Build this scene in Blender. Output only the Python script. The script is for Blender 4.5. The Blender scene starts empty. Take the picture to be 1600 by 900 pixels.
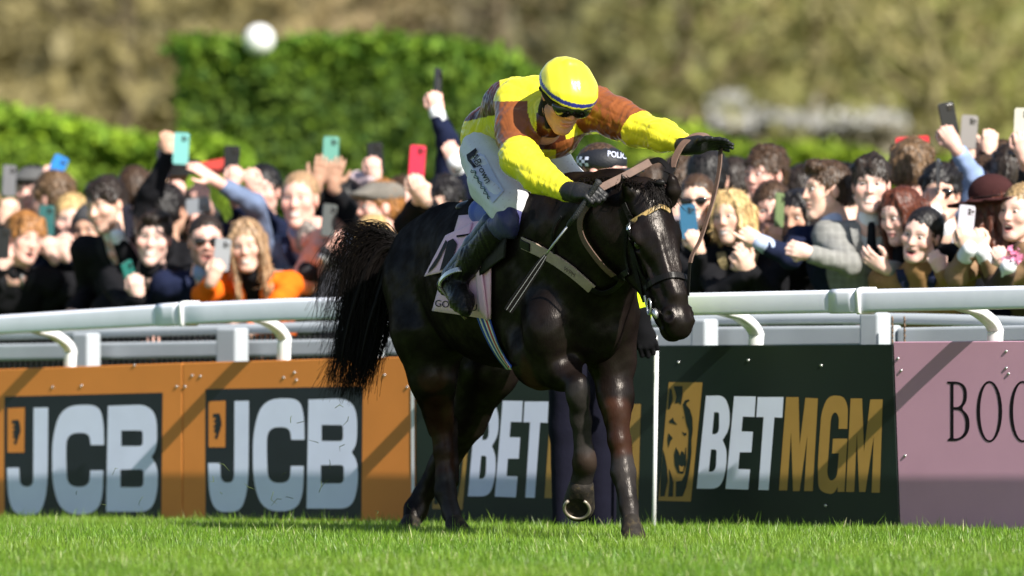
import bpy, bmesh, math, random
import numpy as np
from mathutils import Vector, Matrix
from mathutils.bvhtree import BVHTree
from mathutils.geometry import tessellate_polygon

random.seed(7); RNG = np.random.default_rng(7)
SC = bpy.context.scene
COL = SC.collection

# ------------------------------------------------------------------ camera
FPX = 12000.0          # focal length in pixels of the 1600 px wide photograph
CAMZ = 1.03
cam_d = bpy.data.cameras.new('camera')
cam = bpy.data.objects.new('camera', cam_d); COL.objects.link(cam)
cam.location = (0, 0, CAMZ); cam.rotation_euler = (math.radians(90), 0, 0)
cam_d.sensor_width = 36.0; cam_d.lens = 36.0 * FPX / 1600.0
cam_d.clip_start = 1.0; cam_d.clip_end = 3000.0
cam_d.dof.use_dof = True; cam_d.dof.focus_distance = 29.7; cam_d.dof.aperture_fstop = 2.6
cam_d.dof.aperture_blades = 0
SC.camera = cam
# ------------------------------------------------------------------ light
SUN = Vector((0.76, -1.02, 1.0)).normalized()      # towards the sun: front right, 34 degrees up
wd = bpy.data.worlds.new('World'); SC.world = wd; wd.use_nodes = True
nt = wd.node_tree; nt.nodes.clear()
sky = nt.nodes.new('ShaderNodeTexSky'); sky.sky_type = 'NISHITA'; sky.sun_disc = False
sky.sun_elevation = math.asin(SUN.z); sky.sun_rotation = math.atan2(SUN.x, SUN.y)
bg = nt.nodes.new('ShaderNodeBackground'); bg.inputs[1].default_value = 0.075
ow = nt.nodes.new('ShaderNodeOutputWorld')
nt.links.new(sky.outputs[0], bg.inputs[0]); nt.links.new(bg.outputs[0], ow.inputs[0])
sl = bpy.data.lights.new('sun', 'SUN'); sl.energy = 5.0; sl.angle = math.radians(0.55); sl.color = (1.0, 0.95, 0.86)
so = bpy.data.objects.new('sun', sl); COL.objects.link(so)
so.rotation_euler = SUN.to_track_quat('Z', 'Y').to_euler(); so.location = (10, -10, 20)
SC.view_settings.view_transform = 'Standard'; SC.view_settings.look = 'None'
SC.view_settings.exposure = 0.88; SC.view_settings.gamma = 1.0
SC.render.engine = 'CYCLES'
SC.cycles.use_denoising = True
SC.cycles.max_bounces = 6

# ------------------------------------------------------------------ helpers
def W(px, py, d):
    """point at distance d whose photograph position is (px,py)"""
    return np.array(((px - 800.0) * d / FPX, d, CAMZ - (py - 450.0) * d / FPX))
def V3(p): return Vector((float(p[0]), float(p[1]), float(p[2])))
def nrm(v):
    v = np.asarray(v, float); return v / (np.linalg.norm(v) + 1e-12)

def link(o, parent=None):
    COL.objects.link(o)
    if parent is not None: o.parent = parent
    return o
def meta(o, label=None, cat=None, group=None, kind=None):
    if label: o['label'] = label
    if cat: o['category'] = cat
    if group: o['group'] = group
    if kind: o['kind'] = kind
    return o
def empty(name, loc, label=None, cat=None, group=None):
    o = bpy.data.objects.new(name, None); o.location = V3(loc); o.empty_display_size = .1
    return meta(link(o), label, cat, group)
def np_mesh(name, v, f, mat=None, parent=None, col=None, smooth=True, origin=None):
    """mesh object from arrays; f is (n,3) or (n,4) or a list of tuples"""
    org = np.zeros(3) if origin is None else np.asarray(origin, float)
    if parent is not None and origin is None: org = np.array(world_loc(parent))
    v = np.asarray(v, float) - org
    me = bpy.data.meshes.new(name)
    if isinstance(f, np.ndarray):
        n, k = f.shape
        me.vertices.add(len(v)); me.vertices.foreach_set('co', v.astype(np.float32).ravel())
        me.loops.add(n * k); me.loops.foreach_set('vertex_index', f.astype(np.int32).ravel())
        me.polygons.add(n); me.polygons.foreach_set('loop_start', np.arange(0, n * k, k, dtype=np.int32))
        try: me.polygons.foreach_set('loop_total', np.full(n, k, dtype=np.int32))
        except Exception: pass
        me.update(calc_edges=True); me.validate()
    else:
        me.from_pydata([tuple(p) for p in v], [], [tuple(q) for q in f]); me.update()
    if smooth: me.polygons.foreach_set('use_smooth', np.ones(len(me.polygons), dtype=bool))
    if col is not None:
        a = me.color_attributes.new('Col', 'FLOAT_COLOR', 'POINT')
        c4 = np.ones((len(v), 4), np.float32); c4[:, :3] = col
        a.data.foreach_set('color', c4.ravel())
    if mat is not None: me.materials.append(mat)
    o = bpy.data.objects.new(name, me)
    if parent is None: o.location = V3(org)
    return link(o, parent)
def world_loc(o):
    p = Vector((0, 0, 0))
    while o is not None: p = p + o.location; o = o.parent
    return p

def letters_of(V, F, m, parent):
    """one flat mesh per letter of a word"""
    up = list(range(len(V)))
    def find(a):
        while up[a] != a: up[a] = up[up[a]]; a = up[a]
        return a
    for q in F:
        for i in q[1:]: up[find(i)] = find(q[0])
    groups = {}
    for q in F: groups.setdefault(find(q[0]), []).append(q)
    for fs in groups.values():
        ids = sorted({i for q in fs for i in q}); k = {a: b for b, a in enumerate(ids)}
        np_mesh('letter', [V[i] for i in ids], [tuple(k[i] for i in q) for q in fs], m, parent, smooth=False)
# ------------------------------------------------------------------ materials
def srgb(r, g, b):
    f = lambda c: (c / 12.92 if c <= .04045 else ((c + .055) / 1.055) ** 2.4)
    return np.array((f(r / 255.), f(g / 255.), f(b / 255.)))
MATS = {}
def mat(name, color=(.5, .5, .5), rough=.5, spec=.5, attr=False, var=0.0, vscale=20., bump=0.0, bscale=60., bstretch=(1, 1, 1),
        sheen=0.0, metal=0.0, coat=0.0, dirt=None, dscale=30., dthr=.6, trans=0.0, sss=0.0, objvar=False):
    if name in MATS: return MATS[name]
    m = bpy.data.materials.new(name); m.use_nodes = True
    n = m.node_tree.nodes; l = m.node_tree.links
    b = n['Principled BSDF']
    b.inputs['Roughness'].default_value = rough; b.inputs['Specular IOR Level'].default_value = spec
    b.inputs['Metallic'].default_value = metal; b.inputs['Coat Weight'].default_value = coat
    b.inputs['Sheen Weight'].default_value = sheen
    if trans: b.inputs['Transmission Weight'].default_value = trans
    if sss:
        b.inputs['Subsurface Weight'].default_value = sss; b.inputs['Subsurface Radius'].default_value = (.012, .005, .003)
        b.inputs['Subsurface Scale'].default_value = 1.0
    tc = n.new('ShaderNodeTexCoord')
    if attr:
        a = n.new('ShaderNodeAttribute'); a.attribute_name = 'Col'; cur = a.outputs['Color']
    else:
        r = n.new('ShaderNodeRGB'); r.outputs[0].default_value = (*[float(c) for c in color], 1); cur = r.outputs[0]
    if var:
        no = n.new('ShaderNodeTexNoise'); no.inputs['Scale'].default_value = vscale; no.inputs['Detail'].default_value = 5
        l.new(tc.outputs['Object'], no.inputs['Vector'])
        mr = n.new('ShaderNodeMapRange'); mr.inputs[1].default_value = .3; mr.inputs[2].default_value = .7
        mr.inputs[3].default_value = 1 - var; mr.inputs[4].default_value = 1 + var
        l.new(no.outputs['Fac'], mr.inputs[0])
        mx = n.new('ShaderNodeVectorMath'); mx.operation = 'SCALE'
        l.new(cur, mx.inputs[0]); l.new(mr.outputs[0], mx.inputs['Scale']); cur = mx.outputs[0]
    if dirt is not None:
        no = n.new('ShaderNodeTexNoise'); no.inputs['Scale'].default_value = dscale; no.inputs['Detail'].default_value = 8
        no.inputs['Roughness'].default_value = .7
        l.new(tc.outputs['Object'], no.inputs['Vector'])
        mr = n.new('ShaderNodeMapRange'); mr.inputs[1].default_value = dthr; mr.inputs[2].default_value = dthr + .1
        l.new(no.outputs['Fac'], mr.inputs[0])
        mx = n.new('ShaderNodeMix'); mx.data_type = 'RGBA'
        l.new(mr.outputs[0], mx.inputs['Factor']); l.new(cur, mx.inputs['A']); mx.inputs['B'].default_value = (*dirt, 1)
        cur = mx.outputs['Result']
    l.new(cur, b.inputs['Base Color'])
    if bump:
        mp = n.new('ShaderNodeMapping'); mp.inputs['Scale'].default_value = bstretch
        l.new(tc.outputs['Object'], mp.inputs[0])
        no = n.new('ShaderNodeTexNoise'); no.inputs['Scale'].default_value = bscale; no.inputs['Detail'].default_value = 4
        l.new(mp.outputs[0], no.inputs['Vector'])
        bp = n.new('ShaderNodeBump'); bp.inputs['Strength'].default_value = bump; bp.inputs['Distance'].default_value = .01
        l.new(no.outputs['Fac'], bp.inputs['Height']); l.new(bp.outputs[0], b.inputs['Normal'])
    MATS[name] = m
    return m

# ------------------------------------------------------------------ implicit surfaces
def qrot(ax):
    return np.array(ax, float)
class Sdf:
    """union of round cones and ellipsoids, polygonised with surface nets"""
    def __init__(s, vox): s.p = []; s.vox = vox; s.disp = None
    def cone(s, a, b, ra, rb=None, k=.02, c=None, neg=False):
        rb = ra if rb is None else rb
        s.p.append(('c', np.asarray(a, float), np.asarray(b, float), ra, rb, k, c, neg)); return s
    def ell(s, c0, r, R=None, k=.02, c=None, neg=False):
        R = np.eye(3) if R is None else np.asarray(R, float)      # rows are the axes
        r = np.array((r, r, r) if np.isscalar(r) else r, float)
        s.p.append(('e', np.asarray(c0, float), r, R, None, k, c, neg)); return s
    def cut(s, p, n, k=.005):
        s.p.append(('h', np.asarray(p, float), nrm(n), None, None, k, None, True)); return s
    def chain(s, pts, rad, k=.02, c=None):
        for i in range(len(pts) - 1): s.cone(pts[i], pts[i + 1], rad[i], rad[i + 1], k, c)
        return s
    @staticmethod
    def dist(q, X, Y, Z):
        t = q[0]
        if t == 'c':
            a, b, ra, rb = q[1:5]
            d = b - a; L2 = float(d @ d) + 1e-12
            h = ((X - a[0]) * d[0] + (Y - a[1]) * d[1] + (Z - a[2]) * d[2]) / L2
            h = np.clip(h, 0, 1)
            dx = X - a[0] - h * d[0]; dy = Y - a[1] - h * d[1]; dz = Z - a[2] - h * d[2]
            return np.sqrt(dx * dx + dy * dy + dz * dz) - (ra + (rb - ra) * h)
        if t == 'e':
            c0, r, R = q[1:4]
            x = X - c0[0]; y = Y - c0[1]; z = Z - c0[2]
            u = (R[0, 0] * x + R[0, 1] * y + R[0, 2] * z); v = (R[1, 0] * x + R[1, 1] * y + R[1, 2] * z); w = (R[2, 0] * x + R[2, 1] * y + R[2, 2] * z)
            k0 = np.sqrt((u / r[0]) ** 2 + (v / r[1]) ** 2 + (w / r[2]) ** 2)
            k1 = np.sqrt((u / r[0] ** 2) ** 2 + (v / r[1] ** 2) ** 2 + (w / r[2] ** 2) ** 2) + 1e-9
            return k0 * (k0 - 1) / k1
        p, n = q[1:3]
        return (X - p[0]) * n[0] + (Y - p[1]) * n[1] + (Z - p[2]) * n[2]
    @staticmethod
    def box(q):
        if q[0] == 'c':
            a, b, ra, rb = q[1:5]; return np.minimum(a - ra, b - rb), np.maximum(a + ra, b + rb)
        if q[0] == 'e':
            c0, r, R = q[1:4]
            e = np.sqrt(((R * r[:, None]) ** 2).sum(0)); return c0 - e, c0 + e
        return None
    def mesh(s, ncol=None):
        vox = s.vox; pos = [q for q in s.p if not q[7]]
        bs = [s.box(q) for q in pos]
        lo = np.min([b[0] for b in bs], 0) - 3 * vox; hi = np.max([b[1] for b in bs], 0) + 3 * vox
        n = np.ceil((hi - lo) / vox).astype(int) + 1
        D = np.full(n, 1.0, np.float32)
        ax = [lo[i] + vox * np.arange(n[i]) for i in range(3)]
        for q in pos + [q for q in s.p if q[7]]:
            b = s.box(q); k = q[5]; m = k + 2.5 * vox
            if b is None: i0 = np.zeros(3, int); i1 = n
            else:
                i0 = np.clip(np.floor((b[0] - m - lo) / vox).astype(int), 0, n); i1 = np.clip(np.ceil((b[1] + m - lo) / vox).astype(int) + 1, 0, n)
            if (i1 <= i0).any(): continue
            sl_ = tuple(slice(i0[j], i1[j]) for j in range(3))
            X = ax[0][sl_[0]][:, None, None]; Y = ax[1][sl_[1]][None, :, None]; Z = ax[2][sl_[2]][None, None, :]
            d = s.dist(q, X, Y, Z).astype(np.float32); o = D[sl_]
            k = max(k, 1e-4)
            if not q[7]:
                h = np.clip(.5 + .5 * (o - d) / k, 0, 1); D[sl_] = o + (d - o) * h - k * h * (1 - h)
            else:
                o2 = -o; h = np.clip(.5 + .5 * (o2 - d) / k, 0, 1); D[sl_] = -(o2 + (d - o2) * h - k * h * (1 - h))
        if s.disp is not None:
            D += s.disp(ax[0][:, None, None], ax[1][None, :, None], ax[2][None, None, :]).astype(np.float32)
        D[0] = D[-1] = 1; D[:, 0] = D[:, -1] = 1; D[:, :, 0] = D[:, :, -1] = 1
        v, f = nets(D, lo, vox)
        c = None
        if ncol is not None:
            best = np.full(len(v), 1e9); c = np.tile(np.asarray(ncol, float), (len(v), 1))
            for q in pos:
                if q[6] is None: continue
                d = s.dist(q, v[:, 0], v[:, 1], v[:, 2]); w = d < best
                best[w] = d[w]; c[w] = q[6]
        return v, f, c
    def obj(s, name, m, parent=None, ncol=None, paint=None, origin=None):
        v, f, c = s.mesh(ncol)
        if paint is not None: c = paint(v, c)
        return np_mesh(name, v, f, m, parent, c, origin=origin)

def nets(D, lo, vox):
    I = D < 0
    cnt = np.zeros(np.array(D.shape) - 1, np.int8)
    S = [slice(None, -1), slice(1, None)]
    offs = [(i, j, k) for i in (0, 1) for j in (0, 1) for k in (0, 1)]
    for o in offs: cnt += I[S[o[0]], S[o[1]], S[o[2]]]
    C = np.argwhere((cnt > 0) & (cnt < 8))
    idx = np.full(cnt.shape, -1, np.int32); idx[C[:, 0], C[:, 1], C[:, 2]] = np.arange(len(C))
    val = {o: D[C[:, 0] + o[0], C[:, 1] + o[1], C[:, 2] + o[2]] for o in offs}
    acc = np.zeros((len(C), 3)); w = np.zeros(len(C))
    for o in offs:
        for a in range(3):
            if o[a]: continue
            o2 = list(o); o2[a] = 1; o2 = tuple(o2)
            d0, d1 = val[o], val[o2]; x = (d0 < 0) != (d1 < 0)
            t = np.where(x, d0 / np.where(x, d0 - d1, 1), 0)
            p = np.array(o, float) + np.outer(t, np.eye(3)[a]); acc[x] += p[x]; w[x] += 1
    v = lo + vox * (C + acc / np.maximum(w, 1)[:, None])
    F = []
    for a in range(3):
        b, c = (a + 1) % 3, (a + 2) % 3
        sa = [slice(None)] * 3; sb = [slice(None)] * 3
        sa[a] = slice(None, -1); sb[a] = slice(1, None)
        E = np.argwhere(I[tuple(sa)] != I[tuple(sb)])
        E = E[(E[:, b] > 0) & (E[:, c] > 0)]
        ok = np.ones(len(E), bool)
        for d in (b, c): ok &= E[:, d] < cnt.shape[d]
        E = E[ok]; ins = I[E[:, 0], E[:, 1], E[:, 2]]
        def at(db, dc):
            e = E.copy(); e[:, b] -= db; e[:, c] -= dc; return idx[e[:, 0], e[:, 1], e[:, 2]]
        q = np.stack([at(1, 1), at(0, 1), at(0, 0), at(1, 0)], 1)
        q[~ins] = q[~ins][:, ::-1]; F.append(q)
    F = np.concatenate(F); F = F[(F >= 0).all(1)]
    return v, F

# ------------------------------------------------------------------ simple solids
def tube(pts, rad, seg=8, cap=True, flat=None):
    """round tube through points; rad a number or list; returns v,f"""
    P = np.asarray(pts, float); n = len(P)
    R = np.full(n, rad) if np.isscalar(rad) else np.asarray(rad, float)
    T = np.gradient(P, axis=0); T /= np.linalg.norm(T, axis=1)[:, None] + 1e-12
    ref = np.array((0, 0, 1.)) if abs(T[0][2]) < .9 else np.array((1., 0, 0))
    v = []; A = nrm(np.cross(T[0], ref))
    for i in range(n):
        A = nrm(A - T[i] * (A @ T[i])); B = np.cross(T[i], A)
        for j in range(seg):
            t = 2 * math.pi * j / seg
            v.append(P[i] + R[i] * (math.cos(t) * A + math.sin(t) * B))
    f = []
    for i in range(n - 1):
        for j in range(seg):
            a = i * seg + j; b = i * seg + (j + 1) % seg
            f.append((a, b, b + seg, a + seg))
    if cap: f.append(tuple(range(seg))[::-1]); f.append(tuple(range((n - 1) * seg, n * seg)))
    return v, f
def join(*vf):
    V = []; F = []
    for v, f in vf:
        o = len(V); V += [np.asarray(p) for p in v]; F += [tuple(i + o for i in q) for q in f]
    return V, F
def box(c, h, R=None):
    c = np.asarray(c, float); R = np.eye(3) if R is None else np.asarray(R, float)
    v = [c + R.T @ (np.array((x, y, z)) * h) for x in (-1, 1) for y in (-1, 1) for z in (-1, 1)]
    return v, [(0, 1, 3, 2), (4, 6, 7, 5), (0, 4, 5, 1), (2, 3, 7, 6), (0, 2, 6, 4), (1, 5, 7, 3)]
def bez(p0, p1, p2, p3, n=12):
    t = np.linspace(0, 1, n)[:, None]
    return (1 - t) ** 3 * p0 + 3 * (1 - t) ** 2 * t * p1 + 3 * (1 - t) * t * t * p2 + t ** 3 * p3
def smooth_path(pts, n=6):
    """Catmull-Rom through the points"""
    P = np.asarray(pts, float); P = np.vstack([2 * P[0] - P[1], P, 2 * P[-1] - P[-2]])
    out = []
    for i in range(1, len(P) - 2):
        for t in np.linspace(0, 1, n, endpoint=False):
            a, b, c, d = P[i - 1:i + 3]
            out.append(.5 * (2 * b + (c - a) * t + (2 * a - 5 * b + 4 * c - d) * t * t + (3 * b - a - 3 * c + d) * t ** 3))
    out.append(P[-2]); return np.array(out)
def bevel(o, w, seg=2):
    m = o.modifiers.new('bevel', 'BEVEL'); m.width = w; m.segments = seg; m.limit_method = 'ANGLE'
    return o
def text_tris(s, font_size=1.0):
    """flat triangulated lettering with Blender's built in font: arrays v(n,2), faces"""
    cu = bpy.data.curves.new('lettering', 'FONT'); cu.body = s; cu.size = font_size; cu.resolution_u = 4
    ob = bpy.data.objects.new('lettering', cu); COL.objects.link(ob)
    dg = bpy.context.evaluated_depsgraph_get(); me = ob.evaluated_get(dg).to_mesh()
    bm = bmesh.new(); bm.from_mesh(me); bmesh.ops.triangulate(bm, faces=bm.faces)
    for _ in range(2):
        es = [e for e in bm.edges if e.calc_length() > .12 * font_size]
        if es: bmesh.ops.subdivide_edges(bm, edges=es, cuts=1); bmesh.ops.triangulate(bm, faces=bm.faces)
    bm.verts.index_update()
    v = np.array([(p.co.x, p.co.y) for p in bm.verts]); f = [tuple(x.index for x in q.verts) for q in bm.faces]
    bm.free(); ob.evaluated_get(dg).to_mesh_clear(); bpy.data.objects.remove(ob); bpy.data.curves.remove(cu)
    return v, f
# ================================================================== setting
def board_pt(px, py, off=0.0):
    """point on the upright plane of the advertising boards seen at (px,py); off = metres towards the track"""
    A = np.array((2.053, 30.8)); B = np.array((-2.32, 34.8)); t = (A - B) / np.linalg.norm(A - B)
    n = np.array((t[1], -t[0]));
    if n[1] > 0: n = -n
    A2 = A + n * off; m = (px - 800) / FPX
    # (m*y, y) on the line A2 + s t
    M = np.array(((m, -t[0]), (1.0, -t[1]))); y, s_ = np.linalg.solve(M, A2)
    return W(px, py, y)
BT = nrm((2.053 + 2.32, 30.8 - 34.8, 0)); BN = nrm((BT[1], -BT[0], 0)); BN = BN if BN[1] < 0 else -BN

# ground
gm = bpy.data.materials.new('turf_soil'); gm.use_nodes = True
_n = gm.node_tree.nodes; _l = gm.node_tree.links; _b = _n['Principled BSDF']; _b.inputs['Roughness'].default_value = .95
_t = _n.new('ShaderNodeTexCoord'); _x = _n.new('ShaderNodeTexNoise'); _x.inputs['Scale'].default_value = 1.7; _x.inputs['Detail'].default_value = 8
_r = _n.new('ShaderNodeValToRGB'); _r.color_ramp.elements[0].color = (.04, .10, .010, 1); _r.color_ramp.elements[1].color = (.09, .18, .02, 1)
_r.color_ramp.elements[0].position = .35; _r.color_ramp.elements[1].position = .65
_l.new(_t.outputs['Object'], _x.inputs['Vector']); _l.new(_x.outputs['Fac'], _r.inputs[0]); _l.new(_r.outputs[0], _b.inputs['Base Color'])
def ground_z(y): return np.interp(y, [30.5, 34.8], [.036, -.046])
gv = []; gf = []
for k, y in enumerate((-60, 20, 30.5, 31.5, 32.5, 33.5, 34.8, 70, 1500)):
    gv += [(-900, y, float(ground_z(y))), (900, y, float(ground_z(y)))]
    if k: gf.append((2 * k - 2, 2 * k - 1, 2 * k + 1, 2 * k))
meta(np_mesh('ground', gv, gf, gm, smooth=False), kind='structure')

# the wooded hill that fills the whole background
hm = bpy.data.materials.new('hill_scrub'); hm.use_nodes = True
_n = hm.node_tree.nodes; _l = hm.node_tree.links; _b = _n['Principled BSDF']; _b.inputs['Roughness'].default_value = 1; _b.inputs['Specular IOR Level'].default_value = 0
_t = _n.new('ShaderNodeTexCoord')
_x = _n.new('ShaderNodeTexNoise'); _x.inputs['Scale'].default_value = .05; _x.inputs['Detail'].default_value = 6; _x.inputs['Roughness'].default_value = .6
_r = _n.new('ShaderNodeValToRGB'); cr = _r.color_ramp
cr.elements[0].position = .3; cr.elements[0].color = (.105, .085, .04, 1); cr.elements[1].position = .72; cr.elements[1].color = (.19, .17, .05, 1)
e = cr.elements.new(.42); e.color = (.14, .118, .05, 1); e = cr.elements.new(.52); e.color = (.17, .14, .065, 1); e = cr.elements.new(.62); e.color = (.15, .145, .045, 1)
_l.new(_t.outputs['Object'], _x.inputs['Vector']); _l.new(_x.outputs['Fac'], _r.inputs[0]); _l.new(_r.outputs[0], _b.inputs['Base Color'])
hx = np.linspace(-160, 160, 90); hy = np.linspace(105, 420, 60)
HX, HY = np.meshgrid(hx, hy, indexing='ij')
def hill_z(x, y):
    return np.clip((y - 108) * .115, 0, None) + .7 * np.sin(x * .07 + 1) * np.clip((y - 108) / 60, 0, 1) + .15 * np.sin(x * .31 + y * .12) * np.clip((y - 108) / 40, 0, 1)
HZ = hill_z(HX, HY) - .05
hv = np.stack([HX, HY, HZ], -1).reshape(-1, 3); ii = np.arange(90 * 60).reshape(90, 60)
hf = np.stack([ii[:-1, :-1], ii[1:, :-1], ii[1:, 1:], ii[:-1, 1:]], -1).reshape(-1, 4)
meta(np_mesh('hill', hv, hf, hm), kind='structure')

def leaf_cards(P, size, N=None, jit=.9, rng=RNG):
    """one quad leaf at each point; N = preferred normals"""
    n = len(P); d = rng.normal(size=(n, 3))
    if N is not None: d = N + jit * d
    d /= np.linalg.norm(d, axis=1)[:, None]
    r = rng.normal(size=(n, 3)); a = np.cross(d, r); a /= np.linalg.norm(a, axis=1)[:, None]; b = np.cross(d, a)
    s = size * rng.uniform(.6, 1.35, (n, 1))
    v = np.stack([P - a * s, P + b * s * .55, P + a * s, P - b * s * .55], 1).reshape(-1, 3)
    return v, np.arange(4 * n).reshape(n, 4)
def leaf_mat(name, base, spread=.35, hue2=None, rough=.6):
    m = mat(name, attr=True, rough=rough, spec=.3); return m
def leaf_colors(n, base, alt, rng=RNG):
    t = rng.random((n, 1)) ** 1.2; c = np.asarray(base) * (1 - t) + np.asarray(alt) * t
    c = c * rng.uniform(.75, 1.25, (n, 1)); return np.repeat(c, 4, 0)

# bare scrub and woodland on the hill: one far mass
n = 110000
wx = RNG.uniform(-55, 55, n); wy = RNG.uniform(112, 330, n); wx *= wy / 190
wz = hill_z(wx, wy) + RNG.random(n) ** 1.6 * 3.0
P = np.stack([wx, wy, wz], 1)
cl = np.sin(wx * .23 + 2) + np.sin(wx * .11 + wy * .05) + np.sin(wy * .09 + 1.3) + .6 * np.sin(wx * .6 + wy * .2)
keep = cl + RNG.normal(size=n) * 2.5 > -2.2; P = P[keep]; cl = cl[keep]
v, f = leaf_cards(P, .26)
t = np.clip((np.sin(P[:, 0] * .17 + .6) + np.sin(P[:, 0] * .07 + P[:, 1] * .03)) * .16 + .5 + RNG.normal(size=len(P)) * .25, 0, 1)[:, None]
px_ = 800 + P[:, 0] / P[:, 1] * FPX
zone = np.stack([np.interp(px_, [0, 350, 560, 740, 860, 1000, 1300, 1600], q) for q in ([.19, .19, .24, .09, .09, .125, .145, .15], [.158, .16, .18, .078, .085, .122, .142, .155], [.066, .062, .088, .038, .034, .038, .040, .036])], 1)
cw = zone * (.85 + .3 * t)
cw *= RNG.uniform(.75, 1.25, (len(P), 1))
meta(np_mesh('woodland', v, f, leaf_mat('woodland_twigs', None), col=np.repeat(cw, 4, 0), smooth=False), kind='stuff')

# some trees that still read as single trees
bark = mat('pale_bark', (.185, .16, .07), rough=.9, var=.3, vscale=3)
bark2 = mat('dark_bark', (.085, .065, .035), rough=.9, var=.3, vscale=3)
def tree(px, d, hgt, spread, bm, base, alt, label, nl=1500):
    z0 = float(hill_z(np.array((px - 800) * d / FPX), np.array(d))) if d > 108 else 0.
    x = (px - 800) * d / FPX; root = empty('tree', (x, d, z0), label, 'tree', 'trees far out of focus on the hill')
    rg = np.random.default_rng(int(px))
    trunk = smooth_path([(x, d, z0 - .3), (x + .1, d, z0 + hgt * .3), (x - .15, d + .1, z0 + hgt * .6), (x, d, z0 + hgt)], 5)
    parts = [tube(trunk, np.linspace(.012 * hgt + .04, .02, len(trunk)), 8)]
    tips = []
    for k in range(14):
        a = trunk[int(rg.uniform(.3, .95) * (len(trunk) - 1))]; th = rg.uniform(0, 6.28); L = spread * rg.uniform(.5, 1)
        b = a + np.array((math.cos(th) * L, math.sin(th) * L, L * rg.uniform(.5, 1.1)))
        pth = smooth_path([a, a + (b - a) * .5 + (0, 0, -.15 * L), b], 4); parts.append(tube(pth, np.linspace(.07, .02, len(pth)), 5)); tips += [pth[j] for j in range(3, len(pth))]
    np_mesh('trunk', *join(*parts), bm, root)
    tips = np.array(tips)
    P = tips[rg.integers(0, len(tips), nl)] + rg.normal(size=(nl, 3)) * spread * .5
    P = P[P[:, 2] > z0 + .4]
    v, f = leaf_cards(P, .10, rng=rg)
    np_mesh('crown', v, f, leaf_mat('tree_leaves', None), root, leaf_colors(len(P), base, alt, rg), smooth=False)
olive, straw = (.16, .145, .045), (.24, .21, .08)
tree(1452, 118, 8.5, 2.2, bark, olive, straw, 'pale trunked bare tree far behind the raised black phone on the right')
tree(1268, 128, 9.5, 2.4, bark, (.17, .13, .05), straw, 'thin straw coloured tree blurred above the long white blossom')
tree(1060, 135, 9, 2.6, bark2, (.10, .08, .04), (.16, .14, .05), 'dark brown tree blurred behind the outstretched yellow sleeve')
tree(770, 126, 10, 3.0, bark2, (.075, .055, .036), (.13, .105, .05), 'darkest leafless tree behind the brown back of the rider')
tree(1575, 140, 11, 3, bark, (.13, .14, .03), (.2, .22, .05), 'yellow green tree at the far right edge of the hill')
tree(190, 130, 9, 3, bark2, (.17, .14, .06), straw, 'tawny scrubby tree above the low hedge on the left')
tree(540, 150, 11, 3, bark, (.23, .165, .10), (.28, .21, .13), 'pinkish brown bare tree behind the tall clipped hedge')

def blossom(px, py, w, d, label):
    s_ = FPX / d; c = W(px, py, d); n = 1500
    root = empty('blossom_bush', (c[0], d, c[2] - .9), label, 'bush', 'white blossoming bushes')
    P = c + RNG.normal(size=(n, 3)) * (w * .30, .3, .06)
    P = P[np.abs(P[:, 0] - c[0]) < w * .55]
    v, f = leaf_cards(P, .06)
    np_mesh('blossom', v, f, mat('white_blossom', (.50, .49, .46), rough=.8, var=.1), root, smooth=False)
    P = c + (0, .2, -.45) + RNG.normal(size=(900, 3)) * (w * .3, .3, .25)
    v, f = leaf_cards(P, .1)
    np_mesh('twigs', v, f, leaf_mat('tree_leaves', None), root, leaf_colors(len(P), (.13, .11, .05), (.3, .27, .2)), smooth=False)
    st = [tube(smooth_path([(c[0] + k * w * .2, d, .0 if d < 108 else hill_z(c[0], d) - .2), (c[0] + k * w * .26, d, c[2])], 4), .03, 5) for k in (-1, 0, 1)]
    np_mesh('stem', *join(*st), bark2, root)
blossom(1205, 190, 1.7, 118, 'longest white flowering bush blurred right of the black glove')
blossom(1347, 190, 1.2, 116, 'shorter white flowering bush blurred above the short haired lads')
blossom(1140, 165, .55, 119, 'small pale flowering bush blurred above the long white one')

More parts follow.
